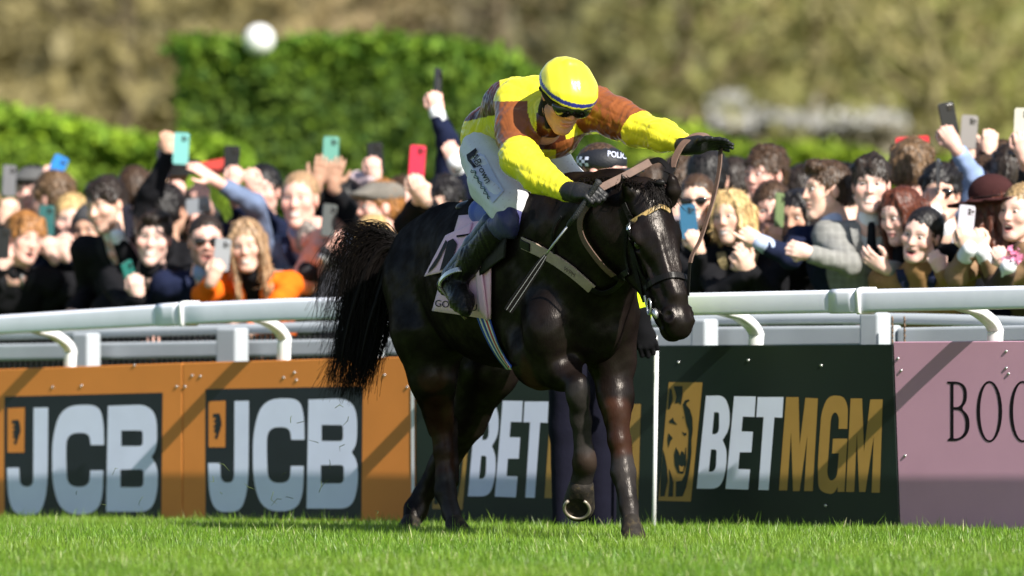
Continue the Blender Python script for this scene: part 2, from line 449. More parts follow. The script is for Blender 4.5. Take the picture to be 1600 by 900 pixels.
# clipped hedges
def hedge(name, prof, d, thick, base, alt, label, nl, lean=.25, leaf=.055, r=.35, lump_=1.0):
    """prof: (px, top_py) points along the hedge; front face leans back towards a rounded top"""
    x = [p[0] for p in prof]; L = (x[-1] - x[0]) * d / FPX
    c0 = W((x[0] + x[-1]) / 2, 450, d); root = empty(name, (c0[0], d, 0), label, 'hedge')
    u = RNG.random(nl); px = x[0] + u * (x[-1] - x[0]); top = np.interp(px, x, [p[1] for p in prof])
    ztop = CAMZ - (top - 450) * d / FPX; X = (px - 800) * d / FPX
    # section: front from 0 to ztop-.r, rounded shoulder, top
    t = RNG.random(nl) * (ztop + thick)
    z = np.where(t < ztop, t, ztop); y = np.where(t < ztop, 0, t - ztop)
    sh = np.clip((z - (ztop - r)) / r, 0, 1) * (y <= 0)
    y = y + sh ** 2 * r * .8 + lean * z / np.maximum(ztop, .1)
    N = np.stack([np.zeros(nl), np.where(y > r, 0, -1 + .7 * sh), np.where(t < ztop, .15 + .9 * sh, 1)], 1)
    lump = lump_ * (.10 * np.sin(X * 5.1 + z * 3) + .08 * np.sin(X * 2.3 - z * 6.1 + 1) + .05 * np.sin(X * 9 + z * 8))
    P = np.stack([X, d + y + lump + RNG.normal(size=nl) * .05, z + lump * .4 * (t >= ztop) + RNG.normal(size=nl) * .04], 1)
    P[:, 2] = np.maximum(P[:, 2], -.03)
    ends = RNG.random(nl) < .07
    P[ends, 0] = (x[0] - 800) * d / FPX + RNG.normal(size=ends.sum()) * .05; P[ends, 1] = d + RNG.random(ends.sum()) * thick
    N[ends] = (-1, -.2, 0)
    v, f = leaf_cards(P, leaf, N, .75)
    np_mesh('foliage', v, f, leaf_mat('hedge_leaves', None, rough=.75), root, leaf_colors(nl, base, alt) * np.repeat(1 + .9 * np.clip((P[:, 2:3] - (ztop[:, None] - .35)) / .35, 0, 1), 4, 0), smooth=False)  # leaf colour lightened towards the top, painting in the sunlit band
    # dense twiggy core
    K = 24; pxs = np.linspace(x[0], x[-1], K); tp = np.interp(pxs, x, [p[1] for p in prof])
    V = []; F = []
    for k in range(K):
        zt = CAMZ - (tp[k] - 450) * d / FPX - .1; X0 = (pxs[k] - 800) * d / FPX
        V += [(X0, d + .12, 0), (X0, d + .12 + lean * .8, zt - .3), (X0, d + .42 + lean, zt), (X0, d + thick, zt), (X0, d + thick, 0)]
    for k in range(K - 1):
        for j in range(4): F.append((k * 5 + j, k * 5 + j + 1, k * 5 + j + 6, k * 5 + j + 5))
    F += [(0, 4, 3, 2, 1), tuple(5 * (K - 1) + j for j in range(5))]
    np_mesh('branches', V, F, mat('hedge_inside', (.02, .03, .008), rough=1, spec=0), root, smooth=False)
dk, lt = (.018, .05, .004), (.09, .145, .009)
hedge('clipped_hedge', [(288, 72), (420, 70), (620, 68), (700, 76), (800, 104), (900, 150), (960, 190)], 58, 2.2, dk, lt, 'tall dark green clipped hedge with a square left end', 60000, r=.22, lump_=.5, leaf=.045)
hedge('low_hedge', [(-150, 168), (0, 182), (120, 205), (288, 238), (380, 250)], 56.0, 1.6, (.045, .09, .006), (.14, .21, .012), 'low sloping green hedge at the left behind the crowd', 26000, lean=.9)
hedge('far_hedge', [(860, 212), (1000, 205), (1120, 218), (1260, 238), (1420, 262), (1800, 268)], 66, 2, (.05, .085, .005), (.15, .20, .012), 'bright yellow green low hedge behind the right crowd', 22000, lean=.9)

# white ball that shows over the tall hedge
root = empty('ball_post', W(405, 450, 58.6) * (1, 1, 0), 'white round ball on the top edge of the tall clipped hedge', 'ball post')
c = W(405, 62, 58.05)
S_ = Sdf(.012); S_.ell(c, .115); S_.obj('ball', mat('white_paint', (.8, .8, .8), rough=.35, var=.03), root)
np_mesh('post', *tube([(c[0], c[1] + .55, -.05), (c[0], c[1] + .55, c[2] - .25), (c[0], c[1] + .1, c[2] - .02)], .02, 8), mat('green_post', (.03, .06, .02), rough=.6), root)

# ------------------------------------------------------------------ advertising boards
orange = mat('orange_print', (.64, .225, .045), rough=.42, spec=.3, var=.05, vscale=4, dirt=(.45, .2, .08), dscale=14, dthr=.72)
black_p = mat('black_print', (.011, .014, .022), rough=.4, spec=.4, var=.2, vscale=5)
green_p = mat('dark_green_print', (.006, .013, .010), rough=.42, spec=.4, var=.3, vscale=3)
white_p = mat('white_print', (.66, .70, .88), rough=.45, spec=.3, var=.04, vscale=6)
gold_p = mat('gold_print', (.36, .21, .05), rough=.42, spec=.4, var=.06, vscale=8)
pink_p = mat('pink_print', (.56, .31, .42), rough=.42, spec=.3, var=.04, vscale=4, dirt=(.4, .25, .2), dscale=9, dthr=.74)
ink_p = mat('ink_print', (.010, .007, .010), rough=.6, spec=.12)
white_rail = mat('rail_plastic', (.80, .82, .92), rough=.38, spec=.35, var=.035, vscale=9, dirt=(.5, .52, .5), dscale=7, dthr=.68)
steel = mat('screw_steel', (.55, .55, .55), rough=.35, metal=.8)

def poly_sheet(name, polys, m, parent, off, tf=lambda p: p, thick=0.0):
    """flat print on the board plane; polys = list of [outer, hole, hole...] in photograph pixels"""
    V = []; F = []
    for pl in polys:
        loops = [[tf(p) for p in lp] for lp in pl]
        tr = tessellate_polygon([[Vector((p[0], p[1], 0)) for p in lp] for lp in loops])
        flat = [p for lp in loops for p in lp]; o = len(V)
        V += [board_pt(p[0], p[1], off) for p in flat]
        for t in tr:
            a, b, c_ = (flat[i] for i in t)
            ar = (b[0] - a[0]) * (c_[1] - a[1]) - (c_[0] - a[0]) * (b[1] - a[1])
            t = t if ar < 0 else t[::-1]
            F.append(tuple(i + o for i in t))
    return np_mesh(name, V, F, m, parent, smooth=False)
def rnd(pts, n=4):
    """round a polygon: entries (x,y) sharp or (x,y,r) rounded corner of r pixels"""
    out = []; N = len(pts)
    for i, p in enumerate(pts):
        if len(p) == 2: out.append(p); continue
        a = np.array(pts[i - 1][:2], float); b = np.array(p[:2], float); c_ = np.array(pts[(i + 1) % N][:2], float); r = p[2]
        u = nrm(a - b) * min(r, np.linalg.norm(a - b) * .5); w = nrm(c_ - b) * min(r, np.linalg.norm(c_ - b) * .5)
        for t in np.linspace(0, 1, n + 2): out.append(tuple((1 - t) ** 2 * (b + u) + 2 * t * (1 - t) * b + t * t * (b + w)))
    return out
SCREW = None
def slab(name, quad, m, parent, th=.018):
    """board panel: quad = four photograph corners tl,tr,br,bl, bottom taken down to the ground"""
    P = [board_pt(x, y) for x, y in quad]
    for i in (2, 3): P[i] = np.array((P[i][0], P[i][1], -.07))
    Q = [p - BN * th for p in P]
    o = np_mesh(name, P + Q, [(0, 3, 2, 1), (4, 5, 6, 7), (0, 1, 5, 4), (1, 2, 6, 5), (2, 3, 7, 6), (3, 0, 4, 7)], m, parent, smooth=False)
    return bevel(o, .003, 1)
def screws(parent, pts):
    global SCREW
    for (x, y) in pts:
        p = board_pt(x, y, .0015); loc = V3(p) - world_loc(parent)
        if SCREW is None:
            a = BT; b = np.array((0, 0, 1.)); v = []; K = 10
            for r, h in ((.0065, 0), (.005, .003)):
                v += [BN * h + r * (math.cos(6.283 * k / K) * a + math.sin(6.283 * k / K) * b) for k in range(K)]
            f = [(k, (k + 1) % K, K + (k + 1) % K, K + k) for k in range(K)] + [tuple(range(K, 2 * K))]
            o = np_mesh('screw', np.array(v) + p, f, steel, parent, origin=p); o.location = loc; SCREW = o
        else:
            o = SCREW.copy(); COL.objects.link(o); o.parent = parent; o.location = loc

def T1(p):  # tracing of the first JCB panel
    return (p[0] / 4.09, 600 + p[1] / 4.09)
J_ = rnd([(215, 152), (308, 150), (304, 690, 150), (255, 836, 60), (95, 838, 60), (50, 730, 90), (45, 535), (122, 535), (128, 655, 45), (212, 658, 50)])
C_ = rnd([(665, 390), (662, 230, 90), (630, 133, 70), (400, 135, 110), (333, 330, 120), (334, 660, 120), (400, 833, 120), (600, 833, 90), (656, 740, 90), (660, 552), (577, 552), (570, 657, 60), (430, 658, 70), (422, 470, 60), (425, 312, 80), (570, 312, 50), (580, 390)])
B_ = rnd([(690, 140), (935, 131, 60), (1003, 200, 90), (1003, 410, 70), (968, 466), (1008, 530, 70), (1008, 690, 90), (965, 816, 70), (678, 816)])
BH1 = rnd([(775, 297), (912, 297, 20), (912, 397, 25), (775, 397)]); BH2 = rnd([(770, 547), (918, 545, 25), (916, 660, 30), (770, 660)])
ICON = [(48, 155), (158, 150), (155, 438), (48, 438)]
DIG = [[(78, 232), (118, 228), (128, 262), (132, 300), (118, 345), (104, 388), (86, 376), (100, 352), (82, 340), (92, 318), (78, 312), (96, 288), (80, 278), (98, 258), (76, 250)]]
RECT = [(28, 80), (1040, 55), (1030, 880), (28, 880)]
def jcb(parent, tf):
    poly_sheet('logo_panel', [[RECT]], black_p, parent, .0008, tf)
    poly_sheet('letter', [[J_]], white_p, parent, .0018, tf); poly_sheet('letter', [[C_]], white_p, parent, .0018, tf); poly_sheet('letter', [[B_, BH1, BH2]], white_p, parent, .0018, tf)
    ic = poly_sheet('digger_icon', [[ICON]], orange, parent, .0018, tf)
    poly_sheet('digger', [DIG], black_p, ic, .0028, tf)
def T2(p):
    u = (p[0] - 28) / 1012.0; x = p[0] / 4.09; y = 600 + p[1] / 4.09
    top1 = 619.5 - 6 * u; vv = (y - top1) / (799.3 - top1); top2 = 608 - 4.5 * u
    return (321 + u * 246, top2 + vv * (794.4 - top2))
def base_of(px): p = board_pt(px, 700); return (p[0], p[1], 0)
b1 = empty('advertising_board', base_of(110), 'orange JCB board at the far left with the seam on its right', 'advertising board', 'boards along the rail')
slab('panel', [(-120, 581), (284.6, 567), (284.6, 812), (-120, 815)], orange, b1)
jcb(b1, T1); screws(b1, [(82, 605), (127, 603), (276, 604), (210, 571)])
b2 = empty('advertising_board', base_of(450), 'orange JCB board behind the black tail', 'advertising board', 'boards along the rail')
slab('panel', [(285.6, 567), (646, 557), (648, 812), (285.6, 812)], orange, b2)
jcb(b2, T2); screws(b2, [(300, 587), (313, 588), (443, 590), (460, 582), (463, 594), (601, 586), (636, 605), (289, 604)])
poly_sheet('edge_strip', [[[(642, 604), (647, 603), (648, 808), (643, 808)]]], mat('white_strip', (.7, .7, .72), rough=.4), b2, .003)

T3 = lambda p: (1020 + p[0] / 4.09, 580 + p[1] / 4.09)
T4 = lambda p: (960 + p[0] / 1.956, 440 + p[1] / 1.956)
BET = [[rnd([(340, 157), (455, 155, 40), (493, 240, 60), (490, 370, 60), (446, 440), (472, 500, 40), (470, 630, 80), (430, 752, 60), (280, 750)]),
        rnd([(392, 262), (424, 262, 14), (424, 380, 40), (405, 402, 10), (379, 403)]), rnd([(372, 500), (408, 500, 16), (404, 620, 40), (384, 642, 10), (357, 643)])],
       [[(520, 160), (658, 162), (650, 292), (575, 290), (567, 385), (640, 387), (630, 518), (555, 518), (546, 625), (622, 628), (610, 757), (465, 752)]],
       [[(670, 165), (835, 165), (828, 297), (777, 295), (740, 760), (675, 758), (708, 293), (662, 293)]]]
MGM = [[[(525, 353), (563, 353), (566, 500), (584, 355), (622, 357), (606, 640), (580, 640), (590, 470), (566, 640), (546, 640), (540, 460), (528, 638), (503, 638)]],
       [rnd([(712, 450), (714, 380, 20), (700, 350, 14), (655, 347, 22), (633, 395, 30), (621, 560, 60), (624, 640, 24), (668, 652, 16), (683, 626), (682, 643), (703, 642), (712, 480), (668, 480), (665, 525), (686, 525), (680, 600, 20), (660, 612, 14), (650, 590, 16), (662, 410, 24), (676, 396, 10), (687, 415, 12), (685, 450)])],
       [[(722, 357), (757, 357), (763, 520), (782, 360), (820, 360), (811, 645), (786, 645), (793, 470), (767, 643), (748, 643), (741, 460), (733, 643), (708, 643)]]]
LION = [[(102, 70), (318, 72), (243, 833), (35, 828)]]
MANE = [[(132, 95), (190, 95), (192, 150), (180, 215), (166, 200), (142, 206), (150, 160)], [(106, 108), (122, 120), (128, 175), (110, 240), (97, 246), (100, 180)],
        [(192, 212), (206, 186), (230, 180), (236, 190), (216, 200), (214, 216), (238, 245), (254, 300), (256, 380), (247, 440), (248, 520), (234, 640), (214, 740), (190, 800), (146, 802), (148, 705), (185, 700), (205, 660), (222, 560), (228, 450), (230, 380), (214, 330), (206, 280)],
        [(66, 500), (78, 545), (92, 620), (96, 700), (74, 800), (46, 800), (52, 640)], [(104, 620), (118, 660), (132, 710), (128, 802), (98, 802), (106, 700)],
        [(100, 395), (128, 428), (112, 450), (100, 490), (94, 440)]]
FACE = [[(104, 318), (128, 296), (136, 318), (158, 342), (132, 336), (124, 330), (110, 332)], [(184, 384), (204, 396), (216, 392), (214, 412), (200, 408)],
        [(148, 486), (168, 520), (186, 510), (196, 520), (214, 482), (214, 590), (196, 655), (160, 650), (140, 600), (136, 530)], [(190, 290), (200, 292), (196, 306)]]
def betmgm(parent, tf):
    li = poly_sheet('lion_emblem', [LION], gold_p, parent, .001, lambda p: tf(T3(p)))
    for m_ in MANE: poly_sheet('lion_mane', [[m_]], green_p, li, .002, lambda p: tf(T3(p)))
    for m_ in FACE: poly_sheet('lion_marking', [[m_]], green_p, li, .002, lambda p: tf(T3(p)))
    for m_ in ([(168, 600), (186, 612), (200, 604), (192, 640), (172, 640)], [(166, 514), (172, 540), (180, 514)], [(198, 512), (202, 536), (208, 500)]): poly_sheet('lion_tooth', [[m_]], gold_p, li, .003, lambda p: tf(T3(p)))
    for q in BET: poly_sheet('letter', [q], white_p, parent, .001, lambda p: tf(T3(p)))
    for q in MGM: poly_sheet('letter', [q], gold_p, parent, .001, lambda p: tf(T4(p)))
    screws(parent, [tf((1169, 563)), tf((1283, 571)), tf((1060, 566)), tf((1290, 790))])
b3 = empty('advertising_board', base_of(830), 'dark green BETMGM board behind the legs of the horse', 'advertising board', 'boards along the rail')
slab('panel', [(649, 552), (1021, 543), (1021, 815), (650, 815)], green_p, b3)
betmgm(b3, lambda p: (731 + (p[0] - 1088.5) * .93, 627 + (p[1] - 620) * 1.035))
b4 = empty('advertising_board', base_of(1215), 'dark green BETMGM board right of the thin white pole', 'advertising board', 'boards along the rail')
slab('panel', [(1022, 540), (1394.6, 538), (1407, 815), (1022, 815)], green_p, b4)
betmgm(b4, lambda p: p)
b5 = empty('advertising_board', base_of(1500), 'dusty pink board with thin black letters at the right edge', 'advertising board', 'boards along the rail')
slab('panel', [(1395.6, 534), (1720, 532), (1720, 815), (1408, 815)], pink_p, b5)
def ring(cx, cy, rx, ry, n=28): return [(cx + rx * math.cos(6.2832 * k / n), cy + ry * math.sin(6.2832 * k / n)) for k in range(n)]
poly_sheet('letter', [[rnd([(1480, 596), (1500, 596, 10), (1511, 606, 12), (1511, 628, 14), (1502, 638, 6), (1515, 650, 12), (1515, 676, 14), (1500, 689, 12), (1481, 689), (1481, 686), (1485, 684), (1485, 600), (1480, 599)]),
    rnd([(1490, 600), (1500, 600, 6), (1506, 610, 8), (1505, 628, 8), (1498, 636, 6), (1490, 636)]), rnd([(1490, 640), (1502, 641, 8), (1509, 655, 8), (1508, 676, 8), (1498, 685, 6), (1490, 685)])]], ink_p, b5, .001)
poly_sheet('letter', [[ring(1546, 643, 20, 48), ring(1546, 643, 14.5, 45)]], ink_p, b5, .001)
poly_sheet('letter', [[ring(1598, 643, 20.5, 48), ring(1598, 643, 15, 45)]], ink_p, b5, .001)
screws(b5, [(1403, 560), (1408, 579), (1572, 549), (1572, 575), (1576, 584), (1414, 712)])

# thin white marker pole in front of the boards
p0 = board_pt(1021, 815, .42); p1 = board_pt(1026, 540, .42)
pole = empty('marker_pole', (p0[0], p0[1], 0), 'thin white pole in front of the dark green boards', 'pole')
np_mesh('shaft', *tube([(p0[0], p0[1], -.05), p1], .0095, 10), mat('white_strip'), pole)
np_mesh('tip', *tube([p1, p1 + (p1 - p0) * .06], [.006, .0045], 8), steel, pole)

# ------------------------------------------------------------------ white running rail
def rail_pt(px, py, off): return board_pt(px, py, off)
RT = [(-160, 508), (0, 493), (287, 474), (460, 466), (760, 461), (1078, 458), (1340, 452.5), (1600, 446.5), (1760, 443), (2060, 436)]
RB = [(-160, 534), (0, 522), (287, 507), (460, 500), (760, 496), (1078, 493), (1340, 488), (1600, 482.5), (1760, 479), (2060, 473)]
def rail_sec(px, grow=0.0, off=.235):
    yt = np.interp(px, *zip(*RT)); yb = np.interp(px, *zip(*RB))
    c = rail_pt(px, (yt + yb) / 2, off); d = c[1]; h = (yb - yt) * d / FPX / 2 + grow; w = .052 + grow
    prof = [(-.8, 1), (.55, 1), (.82, .93), (.97, .78), (1.0, .58), (.93, -.84), (.80, -1), (-.6, -1), (-.85, -.85), (-1, -.4), (-1, .75)]
    return [c + BN * w * a + np.array((0, 0, h * b)) for a, b in prof]
def sweep(pxs, grow=0.0):
    V = []; F = []
    for x in pxs: V += rail_sec(x, grow)
    k = 11
    for i in range(len(pxs) - 1):
        for j in range(k): F.append((i * k + j, i * k + (j + 1) % k, (i + 1) * k + (j + 1) % k, (i + 1) * k + j))
    F += [tuple(range(k))[::-1], tuple(range((len(pxs) - 1) * k, len(pxs) * k))]
    return V, F
rr = empty('running_rail', base_of(800), 'long white plastic running rail above the advertising boards', 'rail')
def smooth_auto(o, ang=.9):
    m = o.modifiers.new('wn', 'WEIGHTED_NORMAL'); return o
for a, b in ((-160, 288), (288, 1342), (1342, 2060)):
    bevel(np_mesh('rail_length', *sweep(np.linspace(a + .5, b - .5, 24)), white_rail, rr), .006, 2)
for a, b in ((256, 294), (1308, 1352)): np_mesh('joint_sleeve', *sweep(np.linspace(a, b, 4), .004), white_rail, rr)
for a in (293, 1351): np_mesh('clip_ring', *sweep([a, a + 6], .009), mat('white_gloss', (.86, .86, .86), rough=.25), rr)
arm_m = mat('arm_plastic', (.84, .84, .85), rough=.3, var=.03)
for x0, yb_, s_ in ((48, 520, .82), (382, 500, .95), (745, 494, 1.), (1120, 491, 1.0), (1494, 484, 1.02)):
    a = rail_pt(x0, yb_ - 4, .20); b = a - BN * .245
    ctl = [a + (0, 0, .01), a - BN * .06 + (0, 0, -.002), a - BN * .15 + (0, 0, -.022), b + (0, 0, -.085), (b[0], b[1], b[2] - .2), (b[0], b[1], -.05)]
    pth = smooth_path(ctl, 6); hw = .033 * s_; ht = .018
    V = []; F = []
    for i, p in enumerate(pth):
        t = nrm(pth[min(i + 1, len(pth) - 1)] - pth[max(i - 1, 0)]); up = nrm(np.cross(BT, t))
        for (u_, w_) in ((-1, -.6), (-.8, -1), (.8, -1), (1, -.6), (1, .6), (.8, 1), (-.8, 1), (-1, .6)): V.append(p + BT * hw * u_ + up * ht * w_)
    for i in range(len(pth) - 1):
        for j in range(8): F.append((i * 8 + j, i * 8 + (j + 1) % 8, (i + 1) * 8 + (j + 1) % 8, (i + 1) * 8 + j))
    np_mesh('arm', V, F, arm_m, rr)

# ------------------------------------------------------------------ crowd barrier behind the boards
bar_m = mat('barrier_plastic', (.40, .43, .46), rough=.45, var=.06, vscale=5, dirt=(.4, .42, .38), dscale=8, dthr=.66)
cb = empty('crowd_barrier', base_of(800) - BN * .55, 'grey white post and rail barrier in front of the spectators', 'barrier')
def plank(px0, px1, y0a, y1a, y0b, y1b, off, th, nm, m):
    P = [rail_pt(px0, y0a, off), rail_pt(px1, y0b, off), rail_pt(px1, y1b, off), rail_pt(px0, y1a, off)]; Q = [p - BN * th for p in P]
    return bevel(np_mesh(nm, P + Q, [(0, 3, 2, 1), (4, 5, 6, 7), (0, 1, 5, 4), (1, 2, 6, 5), (2, 3, 7, 6), (3, 0, 4, 7)], m, cb, smooth=False), .012, 3)
plank(-150, 700, 540, 566, 527, 553, -.55, .05, 'rail_board', bar_m)
plank(702, 1398, 515, 548, 508, 540, -.55, .05, 'rail_board', bar_m)
plank(1400, 1750, 512, 540, 505, 532, -.55, .05, 'rail_board', bar_m)
tb = [rail_pt(x, y, -.62) for x, y in ((-150, 527), (300, 516), (700, 506), (1040, 501), (1400, 498), (1750, 510))]
np_mesh('top_rail', *tube(smooth_path(tb, 8), .024, 12), bar_m, cb)
for x0, x1, y0 in ((118, 152, 520), (342, 384, 512), (560, 596, 508), (850, 884, 500), (1086, 1116, 498), (1349, 1386, 488), (1640, 1676, 485)):
    a = rail_pt((x0 + x1) / 2, y0, -.46); hw = (x1 - x0) / 2 * a[1] / FPX / .74
    bevel(np_mesh('post', *box((a[0], a[1], a[2] / 2), (hw * .8, .045, a[2] / 2), np.array([BT, BN, (0, 0, 1)])), bar_m, cb, smooth=False), .014, 3)
mesh_m = mat('mesh_black', (.012, .012, .014), rough=.6)
pk = []
for x in np.arange(-130, 720, 8.5):
    a = rail_pt(x, 560, -.72); pk.append(box((a[0], a[1], .4), (.0075, .006, .42), np.array([BT, BN, (0, 0, 1)])))
meta(np_mesh('picket', *join(*pk), mesh_m, cb, smooth=False), kind='stuff')
for x in (1394, 1413):
    ch = []
    for k in range(11):
        a = rail_pt(x + (k % 2) * 1.2, 494 + k * 4.2, -.40); b = rail_pt(x, 500 + k * 4.2, -.40); ch.append(tube([a, b], .004, 6))
    np_mesh('chain', *join(*ch), mat('rust_chain', (.16, .10, .06), rough=.6, metal=.5), cb)
# ================================================================== racehorse
D0 = 30.0
def hp(px, py, dd): return W(px, py, D0 + dd)
HF = nrm((.42, -.907, 0)); HL = nrm((.907, .42, 0)); UP = np.array((0, 0, 1.))
HR = np.array([HF, HL, UP])
coat = bpy.data.materials.new('black_coat'); coat.use_nodes = True
def coat_nodes():
    n = coat.node_tree.nodes; l = coat.node_tree.links; n.remove(n['Principled BSDF'])
    a = n.new('ShaderNodeAttribute'); a.attribute_name = 'Col'; tc = n.new('ShaderNodeTexCoord')
    no = n.new('ShaderNodeTexNoise'); no.inputs['Scale'].default_value = 7; no.inputs['Detail'].default_value = 7; l.new(tc.outputs['Object'], no.inputs['Vector'])
    mr = n.new('ShaderNodeMapRange'); mr.inputs[1].default_value = .3; mr.inputs[2].default_value = .7; mr.inputs[3].default_value = .5; mr.inputs[4].default_value = 1.6; l.new(no.outputs['Fac'], mr.inputs[0])
    sc_ = n.new('ShaderNodeVectorMath'); sc_.operation = 'SCALE'; l.new(a.outputs['Color'], sc_.inputs[0]); l.new(mr.outputs[0], sc_.inputs['Scale'])
    d = n.new('ShaderNodeBsdfDiffuse'); l.new(sc_.outputs[0], d.inputs[0])
    mp = n.new('ShaderNodeMapping'); mp.inputs['Scale'].default_value = (1, 1, .16); l.new(tc.outputs['Object'], mp.inputs[0])
    h = n.new('ShaderNodeTexNoise'); h.inputs['Scale'].default_value = 230; h.inputs['Detail'].default_value = 3; l.new(mp.outputs[0], h.inputs['Vector'])
    b1_ = n.new('ShaderNodeBump'); b1_.inputs['Strength'].default_value = .28; b1_.inputs['Distance'].default_value = .004; l.new(h.outputs['Fac'], b1_.inputs['Height'])
    m2 = n.new('ShaderNodeTexNoise'); m2.inputs['Scale'].default_value = 16; m2.inputs['Detail'].default_value = 4; l.new(tc.outputs['Object'], m2.inputs['Vector'])
    b2_ = n.new('ShaderNodeBump'); b2_.inputs['Strength'].default_value = .18; b2_.inputs['Distance'].default_value = .012; l.new(m2.outputs['Fac'], b2_.inputs['Height']); l.new(b1_.outputs[0], b2_.inputs['Normal'])
    g = n.new('ShaderNodeBsdfGlossy'); g.inputs['Color'].default_value = (1, .93, .88, 1); g.inputs['Roughness'].default_value = .31; l.new(b2_.outputs[0], g.inputs['Normal']); l.new(b2_.outputs[0], d.inputs['Normal'])
    k = n.new('ShaderNodeMapRange'); k.inputs[1].default_value = .35; k.inputs[2].default_value = .7; k.inputs[3].default_value = .009; k.inputs[4].default_value = .024; l.new(m2.outputs['Fac'], k.inputs[0])
    mx = n.new('ShaderNodeMixShader'); l.new(k.outputs[0], mx.inputs[0]); l.new(d.outputs[0], mx.inputs[1]); l.new(g.outputs[0], mx.inputs[2]); l.new(mx.outputs[0], n['Material Output'].inputs['Surface'])
coat_nodes()
BLK = np.array((.0070, .0048, .0042)); BRN = np.array((.025, .0105, .0065)); MUD = np.array((.045, .032, .022)); GRY = np.array((.022, .019, .018))
horse = empty('racehorse', (float(hp(790, 450, .1)[0]), D0 + .1, 0), 'black racehorse walking towards the right with its rider', 'horse')
S = Sdf(.009)
def E(px, py, dd, r, k=.08, R=HR, c=BLK): S.ell(hp(px, py, dd), r, R, k, c)
def Cn(a, b, ra, rb, k=.05, c=BLK): S.cone(hp(*a), hp(*b), ra, rb, k, c)
# trunk
E(716, 432, .60, (.35, .255, .255))
E(795, 442, .08, (.60, .265, .335), .1)
E(890, 452, -.38, (.26, .225, .285), .1)
E(742, 372, .35, (.34, .17, .13), .1)                      # loin
E(800, 352, .0, (.28, .12, .14), .1)                       # withers
E(838, 440, -.22, (.20, .085, .25), .07)                   # near shoulder blade
E(844, 496, -.30, (.11, .07, .13), .10)                   # point of the near shoulder
E(858, 515, -.56, (.11, .10, .14), .06); E(930, 512, -.52, (.12, .105, .14), .06)   # breast
E(952, 480, -.28, (.15, .10, .20), .06)
E(660, 425, .60, (.20, .115, .20), .07); E(700, 360, .50, (.13, .09, .09), .07)      # near haunch, point of hip
# near hind leg (lit)
S.chain([hp(664, 440, .58), hp(672, 520, .48), hp(676, 590, .46), hp(686, 655, .58)], [.165, .145, .085, .054], .06, BLK)
S.chain([hp(676, 590, .44), hp(687, 655, .56)], [.07, .05], .03, BRN)
S.cone(hp(672, 650, .66), hp(682, 672, .62), .028, .036, .03, BLK)
S.chain([hp(687, 660, .57), hp(692, 705, .56), hp(694, 745, .55)], [.046, .036, .034], .02, BRN)
S.cone(hp(702, 660, .63), hp(706, 752, .6), .034, .03, .03, BLK)
S.chain([hp(694, 745, .55), hp(696, 768, .54), hp(705, 800, .50), hp(711, 818, .47)], [.036, .042, .033, .036], .02, GRY)
# off hind leg (in the shade)
S.chain([hp(752, 520, .85), hp(764, 575, .80), hp(728, 655, .92), hp(692, 728, 1.05)], [.16, .115, .075, .056], .06, BLK)
S.cone(hp(700, 745, 1.10), hp(706, 768, 1.05), .042, .02, .03, BLK)
S.chain([hp(688, 730, 1.05), hp(662, 772, 1.08), hp(650, 796, 1.08), hp(643, 815, 1.04)], [.048, .038, .045, .04], .025, BLK)
# near foreleg, raised
S.chain([hp(836, 522, -.30), hp(848, 558, -.42), hp(876, 582, -.55), hp(901, 598, -.66)], [.125, .112, .060, .036], .06, BLK)
S.ell(hp(846, 562, -.46), (.08, .08, .11), None, .03, BRN)
S.ell(hp(904, 616, -.67), (.036, .040, .060), None, .05, GRY)
S.chain([hp(903, 620, -.66), hp(908, 655, -.63), hp(912, 700, -.60)], [.041, .036, .036], .03, GRY)
S.ell(hp(914, 720, -.59), (.046, .05, .05), None, .03, np.array((.03, .02, .016)))
S.chain([hp(914, 728, -.57), hp(908, 758, -.53)], [.042, .043], .025, GRY)
# off foreleg, on the ground
S.chain([hp(948, 500, -.25), hp(956, 560, -.26), hp(962, 620, -.30), hp(964, 652, -.32)], [.125, .086, .062, .05], .05, BLK)
S.chain([hp(963, 640, -.335), hp(968, 690, -.35), hp(972, 718, -.36)], [.05, .043, .038], .02, BRN)
S.chain([hp(974, 738, -.365), hp(983, 790, -.42), hp(986, 815, -.46)], [.047, .034, .032], .02, GRY)
S.cone(hp(972, 715, -.36), hp(974, 738, -.365), .038, .047, .02, GRY)
# neck
S.chain([hp(852, 392, -.22), hp(905, 356, -.50), hp(955, 330, -.72), hp(1000, 318, -.86)], [.235, .20, .145, .098], .08, BLK)
S.cone(hp(925, 430, -.52), hp(980, 372, -.82), .17, .10, .08, BLK)
